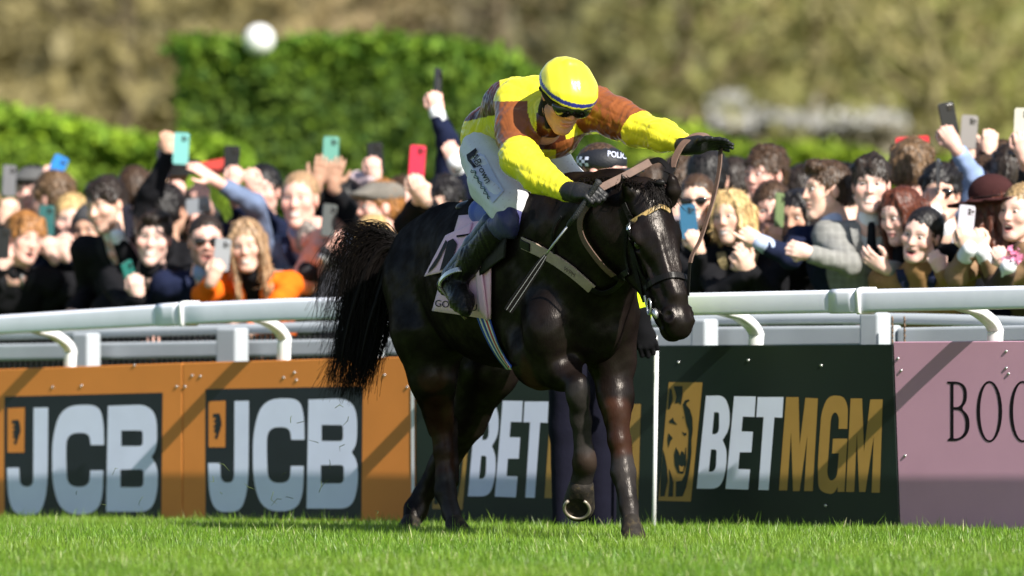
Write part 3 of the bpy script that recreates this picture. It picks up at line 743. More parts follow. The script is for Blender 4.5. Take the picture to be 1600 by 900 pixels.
# head
PO = hp(1012, 300, -.90); MZ = hp(1068, 520, -1.06)
ha = nrm(MZ - PO); n0 = np.array((math.sin(.56), -math.cos(.56), 0.0)); hn = nrm(n0 - ha * (n0 @ ha)); hr = np.cross(hn, ha); hr = hr if hr[0] > 0 else -hr
HRm = np.array([ha, hr, hn]); HLEN = np.linalg.norm(MZ - PO)
def hd(u, v, w): return PO + ha * u * HLEN / .6 + hr * v + hn * w
def HE(u, v, w, r, k=.025, c=BLK, neg=False): S.ell(hd(u, v, w), r, HRm, k, c, neg)
HE(.05, 0, -.02, (.10, .078, .075), .04)
HE(.17, 0, -.012, (.14, .088, .062), .04)
S.cone(hd(.16, 0, -.02), hd(.44, 0, .004), .070, .046, .03, BLK)
S.cone(hd(.40, 0, -.01), hd(.54, 0, -.012), .05, .046, .03, BLK)
for sg in (-1, 1):
    HE(.20, sg * .050, -.125, (.125, .026, .090), .022)             # cheek
    HE(.12, sg * .080, -.022, (.028, .012, .018), .016, None, True)   # temple
    S.cone(hd(.20, sg * .034, .040), hd(.45, sg * .022, .036), .013, .011, .012, BLK)   # nasal bone edge
    S.cone(hd(.31, sg * .072, .004), hd(.45, sg * .058, .006), .013, .010, .020, None, neg=True)
    HE(.33, sg * .074, -.085, (.06, .014, .03), .02, None, True)
    HE(.188, sg * .086, -.010, (.030, .013, .010), .006); HE(.226, sg * .086, -.040, (.024, .010, .008), .006)   # eyelids
    HE(.165, sg * .085, -.018, (.05, .026, .026), .02)             # brow
    HE(.205, sg * .092, -.03, (.022, .012, .017), .012, None, True)
    S.cone(hd(.24, sg * .070, -.040), hd(.40, sg * .050, -.034), .015, .008, .009, BLK)   # facial crest
    HE(.528, sg * .045, .000, (.038, .024, .029), .008)
    HE(.528, sg * .060, .016, (.022, .017, .020), .004, None, True)
S.cone(hd(.26, 0, -.16), hd(.50, 0, -.095), .058, .040, .05, BLK)
S.cone(hd(.40, 0, -.05), hd(.55, 0, -.055), .052, .048, .04, BLK)
HE(.575, 0, -.022, (.040, .052, .034), .025); HE(.568, 0, -.078, (.036, .040, .028), .018)
S.ell(hd(.56, 0, -.052), (.05, .06, .0045), HRm, .006, None, True)
# ears
S.chain([hp(996, 318, -.90), hp(985, 300, -.94), hp(976, 284, -.97), hp(969, 269, -.99)], [.030, .028, .017, .003], .012, BLK)
S.ell(hp(984, 294, -.985), (.014, .016, .034), np.array([nrm((.8, -.5, .5)), nrm((.5, .8, 0)), nrm((-.55, .2, .8))]), .006, None, True)
S.chain([hp(1048, 314, -.93), hp(1052, 298, -.95), hp(1051, 283, -.96), hp(1047, 267, -.97)], [.026, .028, .020, .003], .012, BLK)
S.ell(hp(1052, 292, -1.0), (.014, .018, .042), None, .006, None, True)
# muscle grooves and ribs
S.cone(hp(894, 480, -.74), hp(896, 556, -.66), .020, .016, .06, None, neg=True)
S.disp = lambda X, Y, Z: (.0007 * np.sin((X * HF[0] + Y * HF[1]) * 85 + 4 * np.sin(Z * 9)) * np.exp(-((Z - .92) / .16) ** 2) * np.exp(-((Y - 29.9) / .22) ** 2)
    + .0016 * np.sin(X * 31 + Z * 23 + 2 * np.sin(Y * 17)) * np.sin(Z * 27 - Y * 29) + .0008 * np.sin(X * 90 - Z * 60) * np.sin(Z * 85 + Y * 40))
def coat_paint(v, c):
    n = np.sin(v[:, 0] * 23 + v[:, 2] * 17) * np.sin(v[:, 2] * 31 + v[:, 1] * 11); return c * (1 + .12 * n[:, None])
hv_, hf_, hc_ = S.mesh(BLK)
for _ in range(2): # smooth colour patches over the mesh
    acc = np.zeros_like(hc_); cnt_ = np.zeros(len(hv_))
    for i in range(4): np.add.at(acc, hf_[:, i], hc_[hf_].mean(1)); np.add.at(cnt_, hf_[:, i], 1)
    hc_ = acc / np.maximum(cnt_, 1)[:, None]
hbody = np_mesh('body', hv_, hf_, coat, horse, coat_paint(hv_, hc_))
HB = BVHTree.FromPolygons([tuple(p) for p in hv_], [tuple(int(i) for i in q) for q in hf_])
EYE = Vector((0, 0, CAMZ))
def on(px, py, off=.004, bvh=None):
    """point on the horse's surface seen at (px,py) plus its normal"""
    dr = (V3(W(px, py, 30)) - EYE).normalized()
    bv = bvh or HB
    loc, no, _, _ = bv.ray_cast(EYE, dr, 60)
    if loc is None:
        loc, no, _, _ = bv.find_nearest(V3(W(px, py, 29.8)))
    if no.dot(dr) > 0: no = -no
    return np.array(loc) + np.array(no) * off, np.array(no)
def strap(name, pts, width, m, parent, off=.006, th=.004, n=5, bvh=None):
    P = [on(x, y, off, bvh) for x, y in smooth_path([(*p, 0) for p in pts], n)[:, :2]]
    C = np.array([p for p, _ in P]); Nn = np.array([q for _, q in P])
    for _ in range(3): C[1:-1] = (C[:-2] + C[1:-1] * 2 + C[2:]) / 4; Nn[1:-1] = (Nn[:-2] + Nn[1:-1] + Nn[2:]) / 3
    return ribbon(name, C, Nn, width, m, parent, th)
def ribbon(name, C, Nn, width, m, parent, th=.004, seg=None):
    V = []; F = []; n = len(C); Wd = np.full(n, width) if np.isscalar(width) else np.asarray(width)
    for i in range(n):
        t = nrm(C[min(i + 1, n - 1)] - C[max(i - 1, 0)]); s_ = nrm(np.cross(t, Nn[i])); no = nrm(np.cross(s_, t))
        for a, b in ((-1, -1), (1, -1), (1, 1), (-1, 1)): V.append(C[i] + s_ * a * Wd[i] / 2 + no * b * th / 2)
    for i in range(n - 1):
        for j in range(4): F.append((i * 4 + j, i * 4 + (j + 1) % 4, (i + 1) * 4 + (j + 1) % 4, (i + 1) * 4 + j))
    F += [(3, 2, 1, 0), tuple(4 * (n - 1) + j for j in range(4))]
    o = np_mesh(name, V, F, m, parent, smooth=False); return bevel(o, .0012, 2)
# hooves
hoof_m = mat('dark_hoof', (.02, .016, .013), rough=.7, spec=.2, var=.4, vscale=30, dirt=(.05, .038, .02), dscale=30, dthr=.52, bump=.3, bscale=60)
def hoof(a, b, ra, rb, n):
    s_ = Sdf(.007); s_.cone(a, b, ra, rb, .01); s_.cut(np.asarray(b) + np.asarray(n) * rb * .35, -np.asarray(n), .008); s_.obj('hoof', hoof_m, horse)
hoof(hp(711, 818, .47), hp(717, 834, .44), .040, .052, (0, 0, -1)); hoof(hp(643, 815, 1.04), hp(638, 832, 1.0), .040, .052, (0, 0, -1)); hoof(hp(986, 815, -.46), hp(989, 838, -.49), .036, .050, (0, 0, -1))
s_ = Sdf(.005); s_.cone(hp(908, 762, -.53), hp(904, 790, -.48), .050, .063, .01)
sole_n = nrm((-.12, -.78, -.62)); pc = hp(903, 786, -.50)
s_.cut(pc + sole_n * .032, -sole_n, .008)
s_.ell(pc + sole_n * .034, (.042, .042, .012), np.array([nrm(np.cross(sole_n, (0, 0, 1))), nrm(np.cross(sole_n, np.cross(sole_n, (0, 0, 1)))), sole_n]), .006, None, True)
s_.obj('hoof', hoof_m, horse)
sx = nrm(np.cross(sole_n, (0, 0, 1))); sy = nrm(np.cross(sole_n, sx)); sy = sy if sy[2] < 0 else -sy
arc = [pc + sole_n * .034 + .049 * (math.cos(t) * sx + math.sin(t) * sy) for t in np.linspace(-.9, math.pi + .9, 20)]
np_mesh('horseshoe', *tube(arc, .0065, 6), mat('worn_steel', (.35, .3, .24), rough=.5, metal=.6), horse)
# eyes
eye_m = mat('horse_eye', (.006, .004, .003), rough=.06, spec=.7)
for sg in (-1, 1):
    s_ = Sdf(.004); s_.ell(hd(.205, sg * .082, -.028), (.024, .016, .018), HRm); s_.obj('eye', eye_m, horse)
# tail: many single hairs round a few thick locks
hair_m = mat('tail_hair', (.006, .0045, .004), rough=.45, spec=.12)
tv = []; tf_ = []; off_ = 0
rg = np.random.default_rng(3)
OUT = np.array([(628, 380), (582, 358), (538, 372), (508, 430), (486, 510)], float)
LEF = np.array([(630, 384), (590, 376), (552, 420), (536, 505), (512, 600)], float)
RIG = np.array([(634, 392), (618, 420), (612, 472), (602, 525), (584, 596)], float)
def tail_path(a, ln, n=15, j=1.0):
    c = LEF * (1 - a) + RIG * a if a >= 0 else LEF * (1 + a) - OUT * a
    c = c.copy(); bow = 18 * math.sin(max(a, 0) * math.pi); c[4, 1] += bow; c[3, 1] += bow * .5
    c += rg.normal(size=(5, 2)) * np.array([2, 5, 6, 7, 9])[:, None] * j
    d = .93 + .08 * np.linspace(0, 1, 5) + rg.normal() * .05 * np.linspace(.3, 1, 5)
    p = smooth_path([W(x, y, D0 + k) for (x, y), k in zip(c, d)], 6)
    q = np.linspace(0, (len(p) - 1) * min(ln, 1.0), n); i = np.minimum(q.astype(int), len(p) - 2); t = (q - i)[:, None]
    return p[i] * (1 - t) + p[i + 1] * t
for i in range(1700):
    wild = i % 4 == 0
    a = -1.15 * rg.random() ** 1.1 if wild else rg.beta(1.1, 1.2)
    P = tail_path(a, rg.uniform(.55, 1.0) if wild else 1.06 - abs(rg.normal()) * .20, 15, 1.3 if wild else 1.0)
    P += np.outer(np.sin(np.linspace(0, rg.uniform(4, 8), 15)) * np.linspace(0, 1, 15), rg.normal(size=3) * (.010 if wild else .006))
    r = (.0014 if not wild else .0010) * rg.uniform(.8, 1.4)
    v, f = tube(P, np.linspace(r * 1.2, r * .4, 15), 3, cap=False)
    tv += v; tf_ += [tuple(j + off_ for j in q) for q in f]; off_ += len(v)
tail = np_mesh('tail', tv, np.array(tf_), hair_m, horse)
lk = []
for i in range(46):
    P = tail_path(rg.beta(1.3, 1.3) * .9 + .06, rg.uniform(.72, .93), 14, .6)
    lk.append(tube(P, np.array([.030, .026, .022, .018, .016, .015, .014, .013, .012, .010, .008, .006, .004, .001]), 6))
np_mesh('tail_lock', *join(*lk), hair_m, tail)
S2 = Sdf(.01); S2.chain([hp(652, 378, .86), hp(632, 381, .93), hp(612, 385, .95)], [.05, .045, .03], .02); S2.obj('dock', hair_m, tail)
# mane, plaited tufts and forelock
mv = []
for i in range(170):
    t = rg.random(); x = 872 + 128 * t; y = np.interp(x, [872, 905, 955, 1000], [296, 277, 276, 282])
    p, no = on(x + rg.normal() * 3, y + 10 + rg.normal() * 3, -.004)
    q = p + np.array((rg.normal() * .012 + .006, -.012 + rg.normal() * .01, .006 + rg.random() * .020)); e = q + np.array((rg.normal() * .02 + .008, -.02, -.012 + rg.normal() * .014))
    mv.append(tube(bez(p, p + (q - p) * .7, q, e, 6), np.linspace(.0032, .0008, 6), 4, cap=False))
for i in range(90):
    p = hd(rg.uniform(-.02, .03), rg.normal() * .022, .05 + rg.normal() * .006); e = hd(rg.uniform(.05, .12), rg.normal() * .05 - .01, .066 + rg.random() * .014)
    mv.append(tube(bez(p, p + (0, 0, .035), (p + e) / 2 + hn * .02, e, 7), np.linspace(.0028, .0006, 7), 4, cap=False))
np_mesh('mane', *join(*mv), hair_m, horse)
# ---- bridle
leather = mat('black_leather', (.009, .008, .008), rough=.35, spec=.12, bump=.1, bscale=120)
grey_metal = mat('bit_steel', (.5, .5, .5), rough=.22, metal=.9)
rein_m = mat('brown_rubber', (.12, .068, .048), rough=.65, var=.15, vscale=40, bump=.25, bscale=300)
gold_m = mat('gold_browband', (.42, .28, .11), rough=.38, spec=.5, var=.1, vscale=60)
def brow(n=16):
    C = np.array([hd(.085 + .03 * abs(math.sin(t)), .086 * math.sin(t) - .004, -.050 + .112 * math.cos(t)) for t in np.linspace(-1.45, 1.2, n)]); Nn = np.array([nrm(p - hd(.085, 0, -.05)) for p in C]); return C, Nn
br = strap('bridle', [(976, 318), (985, 340), (988, 352)], .022, leather, horse, .006)
ribbon('browband', *brow(), .017, gold_m, br, .007)
strap('cheekpiece', [(987, 335), (985, 355), (986, 375), (990, 400), (996, 430), (1003, 458), (1008, 472)], .016, leather, br, .006)
strap('cheekpiece', [(986, 372), (994, 400), (1004, 430), (1012, 442)], .012, leather, br, .008)
strap('noseband', [(1010, 452), (1018, 443), (1030, 436), (1046, 431), (1060, 431), (1070, 435)], .024, leather, br, .008, .006)
strap('throat_lash', [(985, 345), (978, 372), (978, 400), (984, 425)], .012, leather, br, .006)
c, no = on(1020, 478, .016)
ring_ = [c + .030 * (math.cos(t) * nrm(np.cross(no, UP)) * .55 + math.sin(t) * UP) for t in np.linspace(0, 6.2832, 24)]
np_mesh('bit_ring', *tube(ring_, .004, 6, cap=False), grey_metal, br)
strap('buckle', [(985, 352), (985, 360)], .02, grey_metal, br, .010, .004)
strap('buckle', [(1012, 462), (1016, 480), (1024, 490)], .011, grey_metal, br, .014, .006)
s_ = Sdf(.004); q, _ = on(1028, 489, .010); s_.ell(q, (.022, .014, .012), HRm); s_.obj('bit', grey_metal, br)
# reins flying from the hands to the bit
def rein(name, pts, w, m, sd=(0, 1, .3)):
    C = smooth_path([hp(*p) for p in pts], 7); Nn = []
    for i in range(len(C)): Nn.append(nrm(sd))
    return ribbon(name, C, Nn, w, m, br, .005)
rein('rein', [(922, 302, -.94), (948, 289, -.92), (980, 273, -.88), (1016, 253, -.84)], .030, rein_m, (.25, -.9, .35))
rein('rein', [(1016, 253, -.80), (1030, 250, -.82), (1041, 258, -.85), (1049, 274, -.88), (1054, 292, -.90)], .022, leather, (.3, -.9, .2))
rein('rein', [(1050, 262, -.86), (1056, 244, -.84), (1068, 224, -.82), (1084, 213, -.80), (1098, 212, -.78), (1110, 220, -.76)], .030, rein_m, (-.5, -.7, .45))
rein('rein', [(1043, 270, -.88), (1050, 262, -.86), (1055, 248, -.84)], .034, leather, (-.3, -.9, .3))
rein('rein', [(1126, 232, -.80), (1124, 262, -.84), (1116, 305, -.90), (1104, 345, -.96), (1094, 375, -1.0), (1082, 398, -1.04), (1078, 412, -1.06)], [.016] * 10 + [.02] * 14 + [.024] * 19 if False else .022, rein_m, (-.75, -.65, 0))
rein('rein', [(1078, 410, -1.06), (1076, 440, -1.05), (1075, 462, -1.04)], .012, leather, (-.6, -.8, 0))
strap('rein', [(925, 318), (914, 334), (911, 352), (917, 372), (930, 392), (946, 412), (960, 425)], .026, rein_m, br, .02)
strap('rein', [(960, 425), (968, 432), (977, 428), (986, 424)], .022, leather, br, .014)
s_ = Sdf(.004); s_.ell(hp(1032, 285, -.97), (.020, .008, .011)); s_.obj('buckle', leather, br)
# ---- breastplate
tan = mat('tan_webbing', (.36, .27, .21), rough=.75, var=.12, vscale=30, bump=.2, bscale=250, dirt=(.2, .14, .1), dscale=25, dthr=.66)
bp_ = strap('breastplate', [(818, 379), (834, 386), (852, 395), (872, 407), (892, 421), (910, 436), (926, 450)], .048, tan, horse, .008, .007)
strap('end_strap', [(818, 379), (824, 382), (832, 386)], .034, leather, bp_, .014, .006)
strap('neck_strap', [(925, 449), (938, 455), (952, 452), (966, 442), (976, 428)], .026, leather, bp_, .01)
strap('shoulder_strap', [(868, 396), (864, 372), (870, 350), (880, 338)], .010, leather, bp_, .01)
# ---- saddle, cloth, girth
pinkc = mat('pink_cloth', (.86, .50, .66), rough=.8, var=.06, vscale=14, sheen=.3, bump=.15, bscale=90, dirt=(.35, .25, .24), dscale=22, dthr=.7)
def sheet(name, poly, m, parent, off, nx=14, ny=14, bvh=None, th=.006):
    """cloth laid over the body: poly = tl,tr,br,bl in photograph pixels"""
    tl, tr, br_, bl = [np.array(p, float) for p in poly]; V = []; 
    for j in range(ny + 1):
        for i in range(nx + 1):
            u, w = i / nx, j / ny; q = (tl * (1 - u) + tr * u) * (1 - w) + (bl * (1 - u) + br_ * u) * w
            p, no = on(q[0], q[1], off, bvh); V.append(p)
    V = np.array(V).reshape(ny + 1, nx + 1, 3)
    for _ in range(3):
        V[1:-1] = (V[:-2] + 2 * V[1:-1] + V[2:]) / 4; V[:, 1:-1] = (V[:, :-2] + 2 * V[:, 1:-1] + V[:, 2:]) / 4
    V = V.reshape(-1, 3); k = nx + 1
    F = np.array([(j * k + i, j * k + i + 1, (j + 1) * k + i + 1, (j + 1) * k + i) for j in range(ny) for i in range(nx)])
    o = np_mesh(name, V, F, m, parent)
    md = o.modifiers.new('thickness', 'SOLIDIFY'); md.thickness = th; md.offset = 0
    return o, V, F
cloth, cv, cf = sheet('saddle_cloth', [(722, 340), (772, 336), (771, 497), (681, 484)], pinkc, horse, .014)
def fit(pts, m, name, parent, bvh, off=.005):
    """flat print laid on a surface"""
    V = []; F = []
    for pl in pts:
        tr = tessellate_polygon([[Vector((p[0], p[1], 0)) for p in pl]]); o = len(V)
        V += [on(p[0], p[1], off, bvh)[0] for p in pl]; F += [tuple(i + o for i in t) for t in tr]
    return np_mesh(name, V, F, m, parent, smooth=False)
def dens(pl, n=4):
    out = []
    for i in range(len(pl)):
        a = np.array(pl[i], float); b = np.array(pl[(i + 1) % len(pl)], float)
        for t in np.linspace(0, 1, n, endpoint=False): out.append(tuple(a + (b - a) * t))
    return out
rear, rv, rf = sheet('cloth_corner', [(704, 372), (745, 352), (728, 420), (672, 432)], pinkc, cloth, .022)
CB = BVHTree.FromPolygons([tuple(p) for p in np.vstack([cv, rv])], [tuple(int(i) for i in q) for q in np.vstack([cf, rf + len(cv)])])
fit([dens([(703, 378), (711, 374), (709, 392), (700, 418), (690, 424), (698, 396)]), dens([(711, 374), (717, 382), (709, 408), (704, 410)]), dens([(716, 369), (738, 366), (738, 369), (716, 372)])], ink_p, 'number', cloth, CB, .009)
fit([dens([(683, 376 + 40), (690, 404), (702, 380), (699, 376), (686, 402), (674, 420), (671, 428)])], ink_p, 'edge_binding', cloth, CB, .008)
def fit_text(s, p0, ux, uy, size, m, parent, bvh, name='lettering', off=.007):
    v, f = text_tris(s, 1.0); o = np.array(p0, float); ux = np.array(ux, float) * size; uy = np.array(uy, float) * size
    V = [on(*(o + ux * a + uy * b), off, bvh)[0] for a, b in v]
    letters_of(V, [q[::-1] for q in f], m, parent)
fit_text('WPM', (883, 420), (.82, .57), (.45, -.9), 9, mat('worn_ink', (.10, .07, .055), rough=.8), bp_, HB, 'lettering', .0135)
fit_text('GOLD CUP', (681, 478), (.99, .11), (.08, -1), 15, ink_p, cloth, CB, 'lettering')
sv_ = Sdf(.006)
cpl = [hp(757, 424, -.02), hp(755, 452, -.06), hp(763, 480, -.08), hp(771, 495, -.08)]
flap, fv, ff = sheet('cloth_flap', [(752, 410), (760, 410), (771, 498), (757, 484)], mat('pale_pink_cloth', (.86, .52, .66), rough=.75, sheen=.3), cloth, .026, 4, 10)
sad = sheet('saddle', [(758, 374), (801, 372), (798, 402), (759, 430)], leather, horse, .026)[0]
s_ = Sdf(.01); s_.cone(hp(775, 334, .18), hp(850, 320, -.05), .09, .075, .04); s_.ell(hp(765, 325, .22), (.12, .14, .04), HR, .03); s_.obj('seat', leather, sad)
blue_m = mat('blue_pad', (.010, .055, .42), rough=.75, sheen=.4, bump=.2, bscale=200)
s_ = Sdf(.008); s_.cone(hp(753, 331, -.10), hp(790, 322, .10), .050, .055, .02); s_.cone(hp(753, 331, -.10), hp(772, 335, -.26), .048, .04, .02)
s_.cone(hp(800, 318, .1), hp(835, 310, -.02), .03, .028, .02); s_.obj('wither_pad', blue_m, sad)
s_ = Sdf(.005); s_.cone(hp(838, 316, -.1), hp(846, 305, -.08), .006, .006); s_.obj('pad_edge', pinkc, sad)
for k, (dx, cc) in enumerate(((-9.5, (.02, .07, .42)), (-6, (.75, .75, .78)), (-2.5, (.02, .07, .42)), (.8, (.75, .75, .78)), (3.8, (.55, .03, .03)), (6.8, (.75, .75, .78)), (10, (.02, .07, .42)))):
    strap('girth' if k == 0 else 'girth_stripe', [(757 + dx, 488), (764 + dx * .95, 508), (773 + dx * .85, 530), (784 + dx * .7, 552), (798 + dx * .6, 572)], .009, mat('girth_%d' % int(cc[0] * 100), cc, rough=.7, bump=.2, bscale=300), horse, .012 + .0004 * k)
G = [o for o in horse.children if o.name.startswith('girth')]
for o in G[1:]: o.parent = G[0]; o.location = (0, 0, 0)
# stirrup round the rider's boot
stm = mat('stirrup_alloy', (.72, .7, .66), rough=.25, metal=.7)
st = smooth_path([hp(688, 452, -.16), hp(688, 440, -.20), hp(697, 429, -.25), (hp(712, 422, -.28)), hp(726, 422, -.27), hp(733, 428, -.24), hp(735, 440, -.21)], 5)
Nn = [nrm((-.3, -.8, .5))] * len(st)
ribbon('stirrup', st, Nn, .020, stm, sad, .008)
tr_ = smooth_path([hp(687, 448, -.18), hp(700, 465, -.22), hp(714, 482, -.24), hp(728, 499, -.24)], 4)
np_mesh('stirrup_tread', *tube(tr_, .006, 6), mat('dull_brass', (.2, .17, .1), rough=.45, metal=.6), sad)
np_mesh('stirrup_leather', *tube([hp(735, 432, -.2), hp(742, 418, -.16), hp(757, 405, -.08)], .010, 6), leather, sad)
# ================================================================== people
skin_m = mat('skin', attr=True, rough=.5, spec=.35, var=.06, vscale=60, sss=.12)
cloth_m = mat('cloth', attr=True, rough=.9, spec=.12, var=.12, vscale=16, bump=.25, bscale=28, sheen=.0)
hairs_m = mat('hair', attr=True, rough=.45, spec=.45, var=.3, vscale=40, bump=.7, bscale=55, bstretch=(1, 1, .35))
eye_w = mat('eye', attr=True, rough=.12, spec=.6)
glass_m = mat('dark_glass', (.012, .010, .010), rough=.08, spec=.7)
SK = {'pale': (.80, .52, .44), 'pink': (.78, .46, .38), 'fair': (.77, .49, .38), 'tan': (.58, .34, .24), 'olive': (.50, .29, .20)}
HC = {'black': (.010, .008, .008), 'dark': (.022, .014, .010), 'brown': (.055, .030, .016), 'mid': (.12, .07, .035), 'auburn': (.085, .022, .010), 'ginger': (.30, .13, .035),
      'blond': (.50, .34, .15), 'darkblond': (.26, .17, .08), 'grey': (.30, .27, .24), 'sandy': (.32, .20, .11)}
def head_frame(yaw, pitch=0, roll=0):
    y, p, r = (math.radians(a) for a in (yaw, pitch, roll))
    ex = np.array((math.cos(y), math.sin(y), 0)); ey = np.array((math.sin(y), -math.cos(y), 0)); ez = np.array((0, 0, 1.))
    ey, ez = ey * math.cos(p) - ez * math.sin(p), ez * math.cos(p) + ey * math.sin(p)
    ex, ez = ex * math.cos(r) - ez * math.sin(r), ez * math.cos(r) + ex * math.sin(r)
    return np.array([ex, ey, ez])
class Head:
    def __init__(s, c, yaw, pitch=0, roll=0, sc=1.0): s.c = np.asarray(c, float); s.R = head_frame(yaw, pitch, roll); s.s = sc
    def w(s, x, y, z): return s.c + s.s * (x * s.R[0] + y * s.R[1] + z * s.R[2])
    def loc(s, v): return ((v - s.c) @ s.R.T) / s.s
    def E(s, S, c, r, k=.015, col=None, neg=False): S.ell(s.w(*c), np.asarray(r, float) * s.s, s.R, k * s.s, col, neg)
    def C(s, S, a, b, ra, rb, k=.015, col=None): S.cone(s.w(*a), s.w(*b), ra * s.s, rb * s.s, k * s.s, col)
def add_head(S, H, fem=False, mouth='smile', neck=True, seed=0):
    q = np.random.default_rng(seed).normal(size=8).clip(-1.6, 1.6) if seed else np.zeros(8)
    jw, nl, ck, br_, fl = q[0] * .005, q[1] * .005, q[2] * .004, q[3] * .003, q[4] * .005
    H.E(S, (0, -.018, .035), (.076, .095, .085)); H.E(S, (0, .02, .02), (.068, .072, .075))
    H.E(S, (0, .03, -.04), (.058 if fem else .063, .060, .075), .02)
    for g in (-1, 1):
        H.C(S, (g * (.050 + jw), .005, -.055), (g * (.016 + jw * .6), .066, -.100 - fl), .022, .019, .025)
        H.E(S, (g * (.042 + ck), .060, -.020), (.024, .020 + ck, .024), .02)
        H.E(S, (g * .076, -.012, -.004), (.009, .020, .031), .006)
        H.E(S, (g * .031, .097, .010), (.018, .016, .012), .014, None, True)
    H.E(S, (0, .070, -.102 - fl), (.024 + jw, .018, .018), .02)
    H.E(S, (0, .074 + br_, .030), (.052, .013, .010), .014)
    H.C(S, (0, .084, .018), (0, .100 + nl * .6, -.022 - nl * .6), .0080, .0102 + q[5] * .0012, .014)
    for g in (-1, 1): H.E(S, (g * .012, .091, -.026), (.009, .010, .008), .006)
    op = mouth == 'open'; z = -.062
    H.E(S, (0, .088, z + .008 + (.004 if op else 0)), (.025, .009, .006), .006); H.E(S, (0, .086, z - .009 - (.010 if op else 0)), (.021, .010, .007), .006)
    if op: H.E(S, (0, .098, z - .004), (.019, .020, .012), .006, None, True)
    elif mouth == 'smile': H.E(S, (0, .106, z), (.026, .014, .008), .004, None, True)
    if neck: H.C(S, (0, -.022, -.06), (0, -.045, -.19), .050 if fem else .056, .054 if fem else .062, .03)
def face_paint(H, skin, hairc, mouth='smile', fem=False, beard=0.0, shadow=0):
    skin = np.array(skin); hairc = np.array(hairc)
    def f(v, c):
        L = H.loc(v); x, y, z = L[:, 0], L[:, 1], L[:, 2]; c = np.tile(skin, (len(v), 1))
        g = lambda cx, cz, rx, rz, y0=.045: np.exp(-(((np.abs(x) - cx) / rx) ** 2 + ((z - cz) / rz) ** 2)) * (y > y0)
        def mix(w, col):
            nonlocal c; w = np.clip(w, 0, 1)[:, None]; c = c * (1 - w) + np.asarray(col) * w
        mix(g(.043, -.022, .024, .022) * .45, skin * (1.08, .68, .62)); mix(g(0, -.02, .014, .014, .085) * .4, skin * (1.05, .7, .65))
        mix(g(.078, -.004, .012, .03, -.05) * .35, skin * (1.05, .65, .6))
        if beard: mix((z < -.028) * (np.abs(x) < .09) * (y > -.01) * (z > -.125) * np.clip(1.15 - np.exp(-((x / .02) ** 2 + ((z + .06) / .012) ** 2)), 0, 1) * beard, hairc * 1.1 + .012)
        mix((np.abs(np.abs(x) - .031) < .019) * np.exp(-((z - .0335 - .12 * (.031 - np.abs(np.abs(x) - .028))) / .0052) ** 2) * (y > .05) * (.6 if fem else .72), hairc + .015)
        mix(g(.031, .010, .016, .006, .06) * .45, skin * .40)
        zl = -.062; op = mouth == 'open'
        lipc = np.array((.52, .20, .19)) if fem else skin * (.84, .60, .58)
        mix((((x / .028) ** 2 + ((z - zl + (.004 if op else 0)) / (.020 if op else .012)) ** 2) < 1) * (y > .065) * .85, lipc)
        if mouth != 'closed':
            a, b = (.021, .0125) if op else (.0245, .0085)
            ins = (((x / a) ** 2 + ((z - zl + (.004 if op else 0)) / b) ** 2) < 1) * (y > .055)
            mix(ins * 1., (.09, .015, .015)); mix(ins * (z > (zl + .0005 if op else zl - .0078)) * 1., (.82, .79, .74))
        return c
    return f
def add_eyes(H, parent, iris=(.06, .04, .03), squint=1.0):
    K = 10; M = 10
    for g in (-1, 1):
        V = []; C_ = []
        for j in range(M + 1):
            t = math.pi * j / M
            for i in range(K):
                p = 2 * math.pi * i / K; d = np.array((math.sin(t) * math.cos(p), math.cos(t), math.sin(t) * math.sin(p)))
                V.append(H.w(*(np.array((g * .031, .0745, .010)) + .0125 * d * (1, 1, squint)))); C_.append((.005, .004, .004) if j <= 1 else (iris if j == 2 else (.75, .72, .7)))
        F = [(j * K + i, j * K + (i + 1) % K, (j + 1) * K + (i + 1) % K, (j + 1) * K + i) for j in range(M) for i in range(K)]
        np_mesh('eye', V, F, eye_w, parent, np.array(C_))
